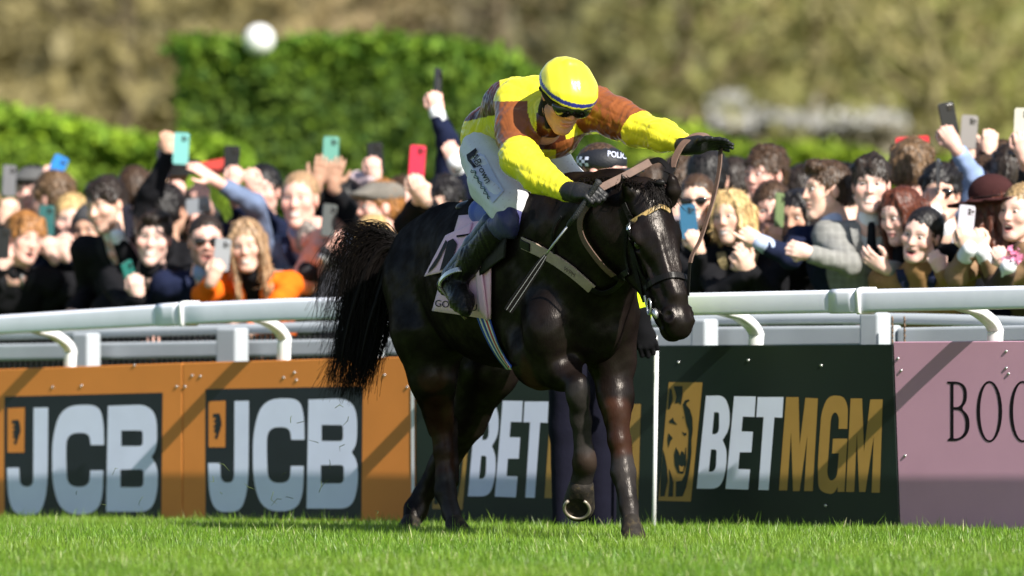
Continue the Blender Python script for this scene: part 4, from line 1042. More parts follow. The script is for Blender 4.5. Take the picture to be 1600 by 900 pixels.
def add_hair(name, H, parent, style, col, seed=0, vox=.007):
    rg = np.random.default_rng(seed); S = Sdf(vox); c = np.array(HC[col] if isinstance(col, str) else col)
    st = style
    top = {'crop': .006, 'short': .014, 'quiff': .014, 'messy': .02, 'curly': .02, 'fringe': .018, 'long': .012, 'wavy': .013, 'bob': .012, 'bun': .008, 'bald': .003}[st]
    H.E(S, (0, -.022, .040), (.079 + top * .5, .098 + top * .5, .084 + top), .01)
    H.E(S, (0, -.045, -.005), (.074 + top * .4, .072 + top * .4, .07), .02)
    cutz = {'crop': .10, 'bald': .135}.get(st, .088 if st not in ('long', 'wavy', 'bob', 'bun') else .10)
    if st == 'quiff':
        for i in range(9): H.E(S, (rg.uniform(-.05, .05), .045 + rg.uniform(-.02, .025), .105 + rg.uniform(-.008, .016)), (.030, .036, .022), .012)
    if st in ('messy', 'curly', 'fringe'):
        nb = 34 if st != 'fringe' else 14
        for i in range(nb):
            d = nrm(rg.normal(size=3) * (1, 1.1, .8) + (0, -.1, .75)); r = rg.uniform(.016, .027)
            H.E(S, (d[0] * .078, -.02 + d[1] * .098, .042 + d[2] * .088), (r, r, r * .9), .008)
    # face opening
    H.E(S, (0, .115, -.035), (.064 if st in ('long', 'wavy', 'bob') else .072, .085, .092 if st not in ('crop', 'bald') else .105), .008, None, True)
    if st in ('crop', 'short', 'quiff', 'messy', 'curly', 'fringe', 'bald'):
        for g in (-1, 1): H.E(S, (g * .085, .035, -.035), (.03, .05, .05), .008, None, True); H.E(S, (g * .085, -.01, -.005), (.02, .024, .034), .006, None, True)
        H.E(S, (0, -.04, -.13), (.12, .11, .078), .01, None, True)
    if st == 'bald': H.E(S, (0, .03, .11), (.07, .11, .05), .01, None, True)
    q = S.p; 
    if st == 'fringe':
        T = Sdf(vox); 
        for i in range(12): x = -.062 + .124 * i / 11; H.C(S, (x * .8, .05, .105), (x * 1.05 + .008, .088 - abs(x) * .35, .042 + rg.uniform(-.012, .014)), .018, .010, .008)
    if st in ('long', 'wavy', 'bob'):
        L = {'long': -.26, 'wavy': -.24, 'bob': -.10}[st]
        for g in (-1, 1):
            for i in range(7):
                a = -.075 + i * .018; w_ = .014 * math.sin(i * 2.1 + g)
                P = [(g * .028, .030 + a * .2, .112), (g * .070, .035 + a * .55, .05), (g * (.076 + w_ * .5), .030 + a, -.03), (g * (.078 + .5 * w_ + (.02 * math.sin(i) if st == 'wavy' else 0)), .025 + a, (L - .03) * .55), (g * .072, .01 + a, L + rg.uniform(-.02, .03))]
                for p0, p1 in zip(P[:-1], P[1:]): H.C(S, p0, p1, .015, .013, .010)
        for i in range(6): x = -.06 + .024 * i; H.C(S, (x, -.10, .02), (x, -.085, L + rg.uniform(-.02, .02)), .03, .024, .02)
    if st == 'bun': H.E(S, (0, -.125, .06), (.036, .034, .034), .01)
    if st == 'wavy':
        for i in range(24): g = rg.choice((-1, 1)); H.E(S, (g * rg.uniform(.068, .090), rg.uniform(-.07, .02), rg.uniform(-.24, .0)), (.016, .016, .022), .01)
    S.disp = lambda X, Y, Z: (.0018 if st in ('bob', 'long') else .0034) * np.sin(X * 230 + 40 * Z + seed + 3 * np.sin(Z * 30)) * np.sin(Y * 210 + 25 * Z + 2 * np.sin(X * 40)) * np.ones_like(Z)
    hl = c * 1.0
    def paint(v, cc):
        n = np.sin(v[:, 0] * 260 + v[:, 2] * 30) * .5 + np.sin(v[:, 1] * 310 + v[:, 2] * 45 + 2) * .5
        return c * (1 + .35 * n[:, None])
    v, f, _ = S.mesh(); cc = paint(v, None)
    fn = np.cross(v[f[:, 1]] - v[f[:, 0]], v[f[:, 2]] - v[f[:, 0]]); vn = np.zeros_like(v)
    for k in range(4): np.add.at(vn, f[:, k], fn)
    vn /= np.linalg.norm(vn, axis=1)[:, None] + 1e-9
    if np.mean(((v - v.mean(0)) * vn).sum(1)) < 0: vn = -vn
    n = 1400; i = rg.integers(0, len(v), n); up = H.R[2]
    flow = -up * 1.0 + rg.normal(size=(n, 3)) * .38 + (H.R[1] * .3 if st in ('fringe', 'quiff') else 0)
    flow -= vn[i] * (flow * vn[i]).sum(1)[:, None]; flow /= np.linalg.norm(flow, axis=1)[:, None] + 1e-9
    ln = rg.uniform(.012, .032, n)[:, None] * (1.6 if st in ('long', 'wavy', 'bob') else (.55 if st in ('crop', 'bald', 'bun') else 1.1)) * H.s
    lift = rg.uniform(.03, .24, n)[:, None]
    lift = lift * {'messy': 1.7, 'curly': 1.7, 'short': 1.45, 'bun': 1.2, 'quiff': 1.4, 'fringe': 1.3}.get(st, .9)
    sd = np.cross(flow, vn[i]); w = rg.uniform(.0016, .0034, n)[:, None]
    p0 = v[i] - vn[i] * .002; tip = p0 + (flow + vn[i] * lift) * ln; mid = p0 + (flow * .45 + vn[i] * lift * .75) * ln
    sv = np.stack([p0 - sd * w, p0 + sd * w, mid + sd * w * .8, mid - sd * w * .8, tip], 1).reshape(-1, 3); o = len(v) + np.arange(n)[:, None] * 5
    tri = np.concatenate([f[:, [0, 1, 2]], f[:, [0, 2, 3]], o + np.array((0, 1, 2)), o + np.array((0, 2, 3)), o + np.array((3, 2, 4))])
    sc_ = np.repeat(cc[i] * rg.uniform(.55, 1.7, (n, 1)), 5, 0)
    return np_mesh(name, np.vstack([v, sv]), tri, hairs_m, parent, np.vstack([cc, sc_]))
def add_hand(S, wr, tip_dir, palm_n, side=1, pose='grip', sc=1.0, k=.006):
    """palm, four bent fingers and a thumb; palm_n points out of the palm"""
    y = nrm(tip_dir); z = nrm(np.asarray(palm_n) - y * (np.asarray(palm_n) @ y)); x = np.cross(y, z) * side
    P = lambda a, b, c: np.asarray(wr) + sc * (a * x + b * y + c * z)
    S.cone(P(0, -.01, 0), P(0, .03, 0), .026 * sc, .028 * sc, .02)
    S.ell(P(0, .052, 0), np.array((.041, .046, .016)) * sc, np.array([x, y, z]), .02 * sc)
    fx = (.030, .010, -.011, -.030); fl = (.072, .080, .075, .058)
    curl = {'open': (10, 12, 8), 'relax': (28, 34, 22), 'grip': (62, 58, 34), 'fist': (82, 96, 60), 'point': (80, 95, 60)}[pose]
    for i in range(4):
        cu = curl if not (pose == 'point' and i == 0) else (4, 5, 3)
        a = P(fx[i], .088 - abs(fx[i] - .005) * .25, .0); ang = math.radians(cu[0] * .55) + (0 if pose != 'open' else 0)
        spread = (fx[i]) * (2.6 if pose == 'open' else .7)
        for j, fr in enumerate((.46, .31, .23)):
            d = nrm(y * math.cos(ang) + z * math.sin(ang) + x * spread * .9); b = a + d * fl[i] * fr * sc
            r0 = (.0098, .0088, .0078)[j] * sc * (.9 if i == 3 else 1); S.cone(a, b, r0, r0 * .9, k)
            a = b; ang += math.radians(cu[min(j + 1, 2)])
    t0 = P(.026, .026, .008)
    if pose in ('fist', 'point'): pts = [t0, P(.046, .052, .022), P(.028, .074, .040), P(.004, .078, .042)]
    elif pose == 'grip': pts = [t0, P(.050, .056, .018), P(.050, .086, .030), P(.040, .108, .036)]
    else: pts = [t0, P(.054, .048, .014), P(.066, .075, .02), P(.070, .098, .022)]
    S.chain(pts, [.014 * sc, .0125 * sc, .0105 * sc, .008 * sc], k)
def lapel_mat(c): return mat('lapel_%02d%02d%02d' % tuple(int(min(x, .99) * 99) for x in c), tuple(float(x) * 1.35 + .006 for x in c), rough=.9, spec=.12)
FRONT = 1.75
def row_d(px, row): return board_pt(px, 450, -(FRONT + .44 * row))[1]
def person(px, py, row=0, yaw=0, pitch=0, roll=0, label='', skin='fair', hair='short', hc='dark', mouth='smile', fem=False, coat=(.01, .01, .012), shirt=None, tie=None,
           arms=(), beard=0., sun=False, cap=None, hat=False, by=None, sc=1.0, group='spectators behind the rail', d=None, seed=None, extra=None, scarf=None, hipx=None, legs=(.012, .012, .016), vest=None, check=False):
    d = row_d(px, row) if d is None else d
    seed = int(px * 7 + py * 13) if seed is None else seed
    sc = sc * 1.0 * (.95 if fem else 1.0)
    c = W(px, py, d); H = Head(c, yaw, pitch, roll, sc)
    by = (yaw * .5 if abs(yaw) < 100 else yaw) if by is None else by; b_ = math.radians(by)
    bx = np.array((math.cos(b_), math.sin(b_), 0)); bf = np.array((math.sin(b_), -math.cos(b_), 0))
    nb = H.w(0, -.035, -.165)
    hz = .90; dz = nb[2] - hz; L = .50
    back = math.sqrt(max(L * L - dz * dz, .0)) if dz < L else .0
    back = min(back, .40)
    hip = nb - bf * (back + .02); hip[2] = min(hz, nb[2] - .28)
    if hipx is not None: hip[0] = W(hipx, 0, d)[0]
    up = nrm(nb - hip)
    shw = .165 if fem else .192
    sh = {-1: nb - up * .075 - bx * shw, 1: nb - up * .075 + bx * shw}
    if sh[-1][0] > sh[1][0]: sh = {-1: sh[1], 1: sh[-1]}
    root = empty('person', (hip[0], hip[1], 0), label, 'person', group)
    body = Sdf(.0062); add_head(body, H, fem, mouth, True, seed)
    body.chain([nb, nb - up * .25, hip], [.06, .10, .09], .04)
    jk = Sdf(.0115); cc = np.array(coat); k = .05
    jk.cone(sh[-1], sh[1], .068, .068, k); jk.cone(nb - up * .03, nb - up * .14, .062, .13, k)
    R = np.array([bx, nrm(np.cross(up, bx)), up])
    jk.ell(nb - up * .22, (.178 if fem else .198, .122, .19), R, k); jk.ell((nb + hip) / 2 - up * .05, (.160 if fem else .182, .122, .22), R, k); jk.ell(hip, (.175, .13, .16), R, k)
    st = Sdf(.0095); has_st = False
    if shirt is not None:
        has_st = True; st.ell(nb - up * .21, (.165, .100, .19), R, .03); st.cone(nb + up * .035, nb - up * .06, .060, .085, .03)
        jk.cone(nb + bf * .055 + up * .03, nb - up * .27 + bf * .16, .062, .012, .01, neg=True); jk.ell(nb + up * .035, (.075, .075, .05), R, .01, neg=True)
    else:
        jk.cone(nb + up * .01, nb - up * .05, .068, .09, .03)
    done = set()
    for a in arms:
        sd, el, wr, hd_, pose = a[:5]; opt = a[5] if len(a) > 5 else {}
        done.add(sd); E_ = W(el[0], el[1], d + el[2]); W_ = W(wr[0], wr[1], d + wr[2]); T_ = W(hd_[0], hd_[1], d + hd_[2])
        slv = opt.get('sleeve', .93); ac = opt.get('coat', None); q = E_ + (W_ - E_) * slv
        jk.chain([sh[sd], E_, q], [.062, .050, .040], .03, np.array(ac) if ac is not None else None)
        body.chain([sh[sd], E_, W_], [.045, .040, .026], .02)
        if opt.get('cuff', shirt is not None and slv > .85):
            S = Sdf(.008); S.cone(q - nrm(W_ - E_) * .02, q + nrm(W_ - E_) * .028, .040, .037, .01); S.obj('cuff', cloth_m, root, ncol=np.array(shirt if shirt is not None else (.75, .76, .8)), paint=lambda v, c_: c_)
        ps = opt.get('palm', 'away'); pn = np.array((0, 1, 0)) if ps == 'away' else (np.array((0, -1, 0)) if ps == 'cam' else np.asarray(ps, float))
        add_hand(body, W_, T_ - W_, pn, opt.get('side', -sd), pose, .92 * (.93 if fem else 1))
        if opt.get('watch'):
            S = Sdf(.006); q2 = W_ - nrm(T_ - W_) * .02; S.cone(q2, q2 + nrm(T_ - W_) * .018, .034, .034, .004); S.ell(q2 + (0, -.03, .0), (.018, .008, .018)); S.obj('watch', steel, root)
    for sd in (-1, 1):
        if sd in done: continue
        E_ = sh[sd] + bx * sd * (.05 if (bx[0] > 0) else -.05) - up * .27; W_ = E_ + bf * .2 - np.array((0, 0, .10))
        jk.chain([sh[sd], E_, W_], [.066, .056, .046], .03); body.chain([sh[sd], E_, W_], [.045, .04, .026], .02)
        if row == 0: add_hand(body, W_, bf + np.array((0, 0, -.5)), np.array((0, 0, -1.)), sd, 'relax')
    jk.disp = lambda X, Y, Z: .0055 * np.abs(np.sin(X * 27 + 14 * Z + seed + 2 * np.sin(Z * 21 + Y * 9))) * np.sin(Z * 34 + Y * 23 + seed) + .0028 * np.sin(X * 71 - 40 * Z) * np.sin(Z * 83 + Y * 40 + X * 20)
    body.obj('body', skin_m, root, paint=face_paint(H, np.array(SK[skin]) * (1 + .07 * math.sin(seed * 1.7)), HC[hc] if isinstance(hc, str) else hc, mouth, fem, beard))
    def jp(v, c_):
        n = np.sin(v[:, 0] * 37 + v[:, 2] * 21) * np.sin(v[:, 2] * 43)
        if check: n = n + 2.2 * (np.abs(np.sin(v[:, 0] * 95)) > .93) + 2.2 * (np.abs(np.sin(v[:, 2] * 95)) > .93) - .6
        return c_ * (1 + .08 * n[:, None])
    jk.obj('coat', cloth_m, root, ncol=cc, paint=jp)
    if has_st: st.obj('shirt', cloth_m, root, ncol=np.array(shirt if shirt is not None else (.75, .76, .8)), paint=lambda v, c_: c_)
    if row <= 1 and abs(yaw) < 100:
        for g in (-1, 1):
            L0 = nb + bx * g * .072 + bf * .035 + up * .0; L1 = nb - up * .10 + bx * g * .062 + bf * .118; L2 = nb - up * .27 + bx * g * .014 + bf * .158
            Cc = smooth_path([L0, L1, L2], 4); ribbon('lapel', Cc, [bf] * len(Cc), np.linspace(.05, .025, len(Cc)), lapel_mat(cc), root, .008)
    if tie is not None:
        S = Sdf(.008); S.cone(nb + bf * .072 - up * .01, nb + bf * .128 - up * .22, .017, .026, .01); S.obj('tie', cloth_m, root, ncol=np.array(tie), paint=lambda v, c_: c_)
    if scarf is not None:
        S = Sdf(.009); S.cone(nb - bx * .03 + up * .02, nb + bx * .03 + up * .02, .072, .072, .02); S.obj('collar', cloth_m, root, ncol=np.array(scarf), paint=lambda v, c_: c_)
    # trousers
    tr_ = Sdf(.022); 
    for g in (-1, 1): tr_.chain([hip + bx * g * .08, hip + bx * g * .09 + np.array((0, .02, -.45 * hip[2] / .9)), np.array((*(hip + bx * g * .10)[:2], -.03))], [.10, .075, .055], .03)
    tr_.obj('trousers', cloth_m, root, ncol=np.array(legs), paint=lambda v, c_: c_)
    if abs(yaw) < 115: add_eyes(H, root, squint=.62)
    if hair: add_hair('hair', H, root, hair, hc, seed)
    if sun:
        S = Sdf(.005)
        for g in (-1, 1): H.E(S, (g * .034, .094, .008), (.030, .010, .021), .004); H.C(S, (g * .064, .088, .014), (g * .08, -.01, .014), .004, .004, .003)
        H.C(S, (-.01, .102, .014), (.01, .102, .014), .004, .004, .002); S.obj('sunglasses', glass_m, root)
    if cap is not None:
        S = Sdf(.008); H.E(S, (0, -.018, .062), (.094, .115, .070), .01); H.E(S, (0, .075, .066), (.075, .065, .022), .03); S.cut(H.w(0, 0, .030), H.R[2] * 1.0 + H.R[1] * .1, .01)
        S.p[-1] = ('h', H.w(0, 0, .036), -nrm(H.R[2]) * -1.0, None, None, .008, None, True)
        S.obj('flat_cap', cloth_m, root, ncol=np.array(cap), paint=lambda v, c_: c_ * (1 + .25 * np.sign(np.sin(v[:, 0] * 300) * np.sin(v[:, 2] * 300))[:, None] * .5))
    if hat:
        S = Sdf(.008); H.E(S, (0, -.01, .085), (.092, .110, .085), .02); H.E(S, (0, -.005, .040), (.20, .215, .012), .01); S.obj('wide_hat', cloth_m, root, ncol=np.array((.045, .016, .016)), paint=lambda v, c_: c_)
        S = Sdf(.006); H.E(S, (0, -.01, .062), (.0965, .1145, .012), .005); S.obj('hat_band', cloth_m, root, ncol=np.array((.015, .008, .008)), paint=lambda v, c_: c_)
    if extra is not None: extra(H, root, nb, up, bf, bx, sh)
    return root, H
# ------------------------------------------------------------------ phones
PH = {}
def phone(px, py, d, colr, label, roll=0, yaw=0, pitch=0, lens=True, w=.075, h=.152, name='phone', group='phones held up by spectators'):
    key = (colr, w, h); c = W(px, py, d); root = empty(name, c, label, name.replace('_', ' '), group)
    y, r, p = math.radians(yaw), math.radians(roll), math.radians(pitch)
    ex = np.array((math.cos(y), math.sin(y), 0)); n = np.array((math.sin(y), -math.cos(y), 0)); ez = np.array((0, 0, 1.))
    n, ez = n * math.cos(p) - ez * math.sin(p), ez * math.cos(p) + n * math.sin(p)
    ex, ez = ex * math.cos(r) - ez * math.sin(r), ez * math.cos(r) + ex * math.sin(r)
    R = np.array([ex, n, ez]); m = mat('phone_%02d%02d%02d' % tuple(int(x * 99) for x in colr), colr, rough=.25, spec=.5)
    K = 5; rr_ = .012; pts = []
    for cx, cz, a0 in ((1, 1, 0), (-1, 1, 90), (-1, -1, 180), (1, -1, 270)):
        for k in range(K): t = math.radians(a0 + 90 * k / (K - 1)); pts.append((cx * (w / 2 - rr_) + rr_ * math.cos(t), cz * (h / 2 - rr_) + rr_ * math.sin(t)))
    N = len(pts); V = [c + R.T @ np.array((x, s_ * .0045, z)) for s_ in (1, -1) for x, z in pts]
    F = [tuple(range(N)), tuple(range(2 * N - 1, N - 1, -1))] + [(k, N + k, N + (k + 1) % N, (k + 1) % N) for k in range(N)]
    np_mesh('case', V, F, m, root, smooth=False)
    if lens:
        dk_ = mat('lens_glass', (.01, .01, .012), rough=.08, spec=.6); q = c + R.T @ np.array((w * .22, .006, h * .33))
        bevel(np_mesh('camera_bump', *box(q, (w * .2, .002, w * .2), R), m, root, smooth=False), .003, 2)
        for a, b in ((-.09, .09), (-.09, -.09), (.1, 0)):
            v, f = tube([q + R.T @ np.array((a * w, .001, b * w)), q + R.T @ np.array((a * w, .0045, b * w))], .0062, 8); np_mesh('lens', v, f, dk_, root, smooth=False)
    return root
# ================================================================== the rider
silk = mat('racing_silk', attr=True, rough=.28, spec=.36, sheen=.0, var=.05, vscale=8, bump=.14, bscale=22, bstretch=(1, 1.3, .45))
YEL = np.array((.80, .72, .035)); BRW = np.array((.23, .072, .022)); DBR = np.array((.075, .020, .010))
white_b = mat('breeches', (.66, .66, .69), rough=.6, spec=.35, sheen=.2, var=.05, vscale=10, bump=.3, bscale=22, dirt=(.20, .16, .12), dscale=55, dthr=.60)
boot_m = mat('boot_leather', (.009, .0085, .008), rough=.30, spec=.20, bump=.35, bscale=40, bstretch=(1, 1, 3), dirt=(.06, .05, .035), dscale=50, dthr=.66)
navy_m = mat('navy_knee', (.035, .035, .12), rough=.45, spec=.4, bump=.4, bscale=50, bstretch=(1, 1, .4))
glove_m = mat('black_glove', (.010, .010, .011), rough=.5, spec=.4, bump=.2, bscale=120)
hipc = hp(768, 232, .22)
jk_root = empty('person', (float(hipc[0]), float(hipc[1]), float(hipc[2]) - .25), 'rider in yellow and brown silks reaching forward with the reins in one hand', 'person')
JH = Head(hp(882, 151, -.66), 24, 40, 3, 1.02)
B = Sdf(.0042); add_head(B, JH, False, 'closed', True)
neckb = hp(862, 172, -.42); B.cone(JH.w(0, -.03, -.06), neckb, .044, .04, .03)
shR = hp(812, 166, -.36); shL = hp(932, 170, -.34)
B.chain([neckb, hp(815, 198, -.1), hipc], [.05, .06, .06], .05)
elR = hp(814, 250, -.66); wrR = hp(888, 298, -.88); elL = hp(996, 200, -.52); wrL = hp(1076, 224, -.78)
B.chain([shR, elR, wrR], [.05, .045, .028], .02); B.chain([shL, elL, wrL], [.05, .045, .028], .02)
thR = hp(800, 340, -.45); B.chain([hipc, thR], [.06, .05], .03)
B.obj('body', skin_m, jk_root, paint=face_paint(JH, (.60, .30, .23), HC['dark'], 'closed', False, .25))
add_eyes(JH, jk_root)
NW = Sdf(.0045); NW.cone(JH.w(0, -.035, -.035), JH.w(0, -.03, -.12), .066, .058, .02); NW.cone(JH.w(0, -.03, -.12), neckb, .058, .05, .02)
for g in (-1, 1): NW.cone(JH.w(g * .052, -.012, -.03), JH.w(g * .045, -.01, -.09), .030, .026, .02)
NW.obj('neck_shade_cover', mat('black_web', (.012, .012, .013), rough=.7, spec=.15), jk_root)  # black cover added for the shade on the neck, with dark hair and strap
# silks
T = Sdf(.0044)
tw = lambda t: hipc * (1 - t) + neckb * t
T.ell(hp(842, 160, -.36), (.125, .12, .10), None, .05)
T.cone(hp(815, 165, -.30), hp(928, 172, -.30), .092, .085, .06)
T.ell(hp(812, 178, -.12), (.135, .22, .135), np.array([nrm((1, .35, 0)), nrm((-.25, .85, -.28)), nrm((.1, .25, .95))]), .06)
T.ell(hp(772, 208, .12), (.125, .13, .115), None, .06)
T.ell(hp(862, 208, -.26), (.115, .14, .10), None, .05)
T.cone(hp(764, 226, .2), hp(835, 238, -.05), .105, .085, .05)
nt_ = len(T.p)
A1 = hp(808, 176, -.42)
T.chain([hp(806, 160, -.36), hp(809, 205, -.50), hp(812, 238, -.60)], [.083, .080, .076], .035, BRW)
T.chain([hp(812, 246, -.65), hp(842, 275, -.75), hp(886, 298, -.87)], [.074, .062, .040], .03, YEL)
T.cone(neckb + np.array((-.02, -.03, -.01)), JH.w(-.01, -.012, -.125), .085, .066, .04)
T.p.insert(nt_, T.p.pop()); nt_ += 1
T.ell(hp(815, 250, -.66), (.072, .07, .06), None, .03, YEL)
T.chain([hp(930, 170, -.34), hp(965, 185, -.43), hp(992, 198, -.51)], [.085, .074, .068], .035, BRW)
T.chain([hp(998, 203, -.53), hp(1035, 212, -.66), hp(1072, 225, -.77)], [.066, .056, .036], .03, YEL)
def wr(X, Y, Z):
    return .45 * (.0042 * np.sin(X * 62 + 55 * Z + 9 * np.sin(Y * 18)) * np.sin(Z * 38 - X * 31 + 4 * np.sin(X * 21)) + .0026 * np.sin(X * 128 - 95 * Z + 6 * np.sin(Z * 30)) * np.sin(Y * 77 + Z * 40)
            + .002 * np.sin(Z * 150 + 22 * np.sin(X * 35) + Y * 30)) - .0046 * np.abs(np.sin(X * 21 + Z * 33 + 2.6 * np.sin(Z * 13 + X * 8) + Y * 9)) ** .6 + .003 - .0030 * np.abs(np.sin(Z * 47 - X * 26 + 2.2 * np.sin(X * 24) + Y * 16)) ** .6
T.disp = lambda X, Y, Z: .8 * wr(X, Y, Z)
def silk_col(v, c):
    ax_ = nrm(neckb - hipc); L = np.linalg.norm(neckb - hipc)
    t = ((v - hipc) @ ax_) / L
    arm = np.zeros(len(v), bool); dist_t = np.full(len(v), 9.); dist_a = np.full(len(v), 9.); col = np.tile(YEL, (len(v), 1))
    for i, q in enumerate(T.p):
        dd = Sdf.dist(q, v[:, 0], v[:, 1], v[:, 2])
        if i < nt_: dist_t = np.minimum(dist_t, dd)
        else:
            w = dd < dist_a; dist_a[w] = dd[w]; col[w] = q[6]
    torso = dist_t < dist_a - .004
    px = 800 + v[:, 0] / v[:, 1] * FPX; py = 450 - (v[:, 2] - CAMZ) / v[:, 1] * FPX
    wob = .015 * np.sin(v[:, 0] * 30 + v[:, 2] * 20)
    left = px < 838; tt = t
    bk = (px < 781 + 60 * wob) & (py < 188 - (px - 735) * .22)
    tc = np.where(bk[:, None], DBR, YEL); tc = np.where(((px > 832) & (py < 113 + (px - 850) * .3))[:, None], BRW, tc)
    front = ~left & (py > 176)
    ft = np.clip((v[:, 0] - hp(870, 0, -.3)[0]) / .2, -1, 1)
    zz = (v[:, 2] - hp(0, 250, -.3)[2]) / .17
    fc = np.where(((px < 884) & (py < 234))[:, None], DBR, YEL); fc = np.where(((px >= 868) & (py > 218 - (px - 884) * .35))[:, None], BRW, fc)
    tc = np.where(front[:, None], fc, tc)
    up_ = ~torso & (px < 846) & (py < 158 + 30 * wob); col[up_] = YEL; col[~torso & (px > 880) & (py < 150) & (px < 915)] = YEL
    return np.where(torso[:, None], tc, col)
T.obj('silks', silk, jk_root, paint=silk_col)
# breeches
Bq = Sdf(.0062)
Bq.ell(hp(760, 232, .22), (.10, .15, .09), None, .05)
Bq.chain([hp(760, 240, .06), hp(776, 284, -.20), hp(799, 326, -.44)], [.105, .102, .084], .04)
Bq.chain([hp(800, 240, .15), hp(862, 262, -.02), hp(900, 292, -.12)], [.105, .082, .066], .04)
Bq.disp = lambda X, Y, Z: .003 * np.sin(X * 55 + 60 * Z) * np.sin(Z * 50 - Y * 20)
bv_, bf_, _ = Bq.mesh(); breeches = np_mesh('breeches', bv_, bf_, white_b, jk_root)
BB = BVHTree.FromPolygons([tuple(p) for p in bv_], [tuple(int(i) for i in q) for q in bf_])
pale_p = mat('pale_patch', (.50, .52, .66), rough=.55, spec=.35)
fit([dens([(748, 240), (757, 243), (776, 279), (788, 299), (771, 318), (757, 296), (736, 256)], 5)], pale_p, 'patch', breeches, BB, .004)
u0 = nrm((27, 50)); v0 = np.array((u0[1], -u0[0]))
def text_on(s, p, size, asp, m, nm='lettering', u=u0): fit_text(s, p, np.array(u) * asp, np.array((u[1], -u[0])), size, m, breeches, BB, nm, .007)
text_on('ABrown', (737, 244), 15.5, .98, ink_p)
def squiggle(a, b, amp, m, ph):
    a = np.array(a, float); b = np.array(b, float); d = b - a; nn = nrm((-d[1], d[0])); pts = [a + d * t + nn * amp * math.sin(t * 34 + ph) * (.6 + .4 * math.sin(t * 11 + ph)) for t in np.linspace(0, 1, 40)]
    V = []; F = []
    for i, p in enumerate(pts):
        for w in (-.75, .75): V.append(on(*(p + nn * w), .007, BB)[0])
        if i: F.append((2 * i - 2, 2 * i - 1, 2 * i + 1, 2 * i))
    np_mesh('script_mark', V, F, m, breeches, smooth=False)
squiggle((739, 266), (766, 312), 3.0, ink_p, 0); squiggle((741, 266), (767, 310), 2.2, mat('green_print', (.03, .12, .10), rough=.6), 1.6)
fit([dens([(731, 243), (745, 233), (747, 238), (736, 249), (746, 262), (742, 264), (733, 252)], 3)], ink_p, 'emblem', breeches, BB, .007)
# knees, boots
S = Sdf(.0055); S.ell(hp(797, 347, -.48), (.060, .06, .066), None, .03); S.cone(hp(800, 340, -.46), hp(782, 355, -.42), .062, .056, .03)
S.disp = lambda X, Y, Z: .002 * np.sin(X * 110 + 70 * Z); S.obj('knee_guard', navy_m, jk_root)
def boot(kn, an, to, he, nm='boot'):
    S = Sdf(.0055); S.chain([kn, kn * .45 + an * .55, an], [.062, .055, .043], .03)
    S.chain([he, an * .3 + to * .7, to], [.036, .040, .028], .03); S.cone(an, he, .042, .036, .03); S.cone(an, an * .35 + to * .65, .040, .038, .03)
    S.disp = lambda X, Y, Z: .0022 * np.sin(Z * 120 + 30 * np.sin(X * 30)) * np.sin(X * 60 + Z * 30); return S.obj(nm, boot_m, jk_root)
boot(hp(778, 362, -.40), hp(711, 438, -.17), hp(727, 484, -.30), hp(700, 446, -.13))
S = Sdf(.0055); S.chain([hp(766, 346, -.36), hp(740, 382, -.26), hp(703, 430, -.12)], [.036, .036, .034], .02); S.obj('boot_back', mat('navy_boot', (.02, .035, .09), rough=.35, spec=.5, bump=.3, bscale=50), jk_root)
boot(hp(928, 315, -.05), hp(905, 405, .25), hp(925, 455, .12), hp(900, 412, .3))
# gloves
def glove(wr_, tip, palm, side, pose, sc=1.18):
    S = Sdf(.0038); add_hand(S, wr_, np.asarray(tip) - wr_, palm, side, pose, sc, .007); S.cone(wr_ - nrm(np.asarray(tip) - wr_) * .035, wr_ + nrm(np.asarray(tip) - wr_) * .02, .036, .036, .015)
    return S.obj('glove', glove_m, jk_root)
gR = glove(hp(896, 300, -.90), hp(940, 301, -1.0), np.array((.25, .35, -.9)), 1, 'fist')
gL = glove(hp(1082, 227, -.79), hp(1150, 222, -.84), np.array((.05, -.55, -.8)), -1, 'open', 1.0)
S = Sdf(.004); S.cone(hp(890, 299, -.89), hp(898, 301, -.91), .039, .040, .01); S.obj('glove_cuff', glove_m, jk_root)
# helmet, band, goggles
Hm = Sdf(.0045); YH = YEL
JH.E(Hm, (0, -.008, .040), (.106, .130, .104)); JH.E(Hm, (0, .03, .045), (.098, .105, .085), .03); JH.C(Hm, (-.02, -.03, .138), (.02, -.02, .138), .010, .010, .03)
Hm.cut(JH.w(0, 0, .030), JH.R[2] * 1.0 - JH.R[1] * .10, .006)
Hm.disp = lambda X, Y, Z: .0014 * np.sin(X * 95 + 60 * Z) * np.sin(Z * 40 - X * 70)
def hcol(v, c):
    L = JH.loc(v); z = L[:, 2] - .10 * L[:, 1]
    c = np.tile(YEL, (len(v), 1)); c[(z > .040) & (z < .056)] = (.022, .026, .20); return c
helm_m = mat('helmet_silk', attr=True, rough=.24, spec=.6, coat=.2, bump=.3, bscale=26, bstretch=(1, 1, .4), var=.04, vscale=6, dirt=(.25, .18, .05), dscale=60, dthr=.76)
Hm.obj('helmet', helm_m, jk_root, paint=hcol)
S = Sdf(.0045); JH.E(S, (0, -.010, .02), (.094, .110, .07), .01); JH.E(S, (0, .125, -.04), (.068, .09, .085), .01, None, True); S.cut(JH.w(0, 0, -.045), -JH.R[2] * -1.0, .008); S.obj('helmet_lining', mat('black_web', (.012, .012, .013), rough=.7), jk_root)
S = Sdf(.004)
for g in (-1, 1): JH.C(S, (g * .078, -.01, -.02), (g * .05, .045, -.112), .007, .007, .004)
JH.C(S, (-.05, .045, -.112), (.05, .045, -.112), .007, .007, .004); S.obj('chin_strap', mat('black_web'), jk_root)
S = Sdf(.004)
for g in (-1, 1): JH.E(S, (g * .032, .090, .006), (.042, .024, .031), .012)
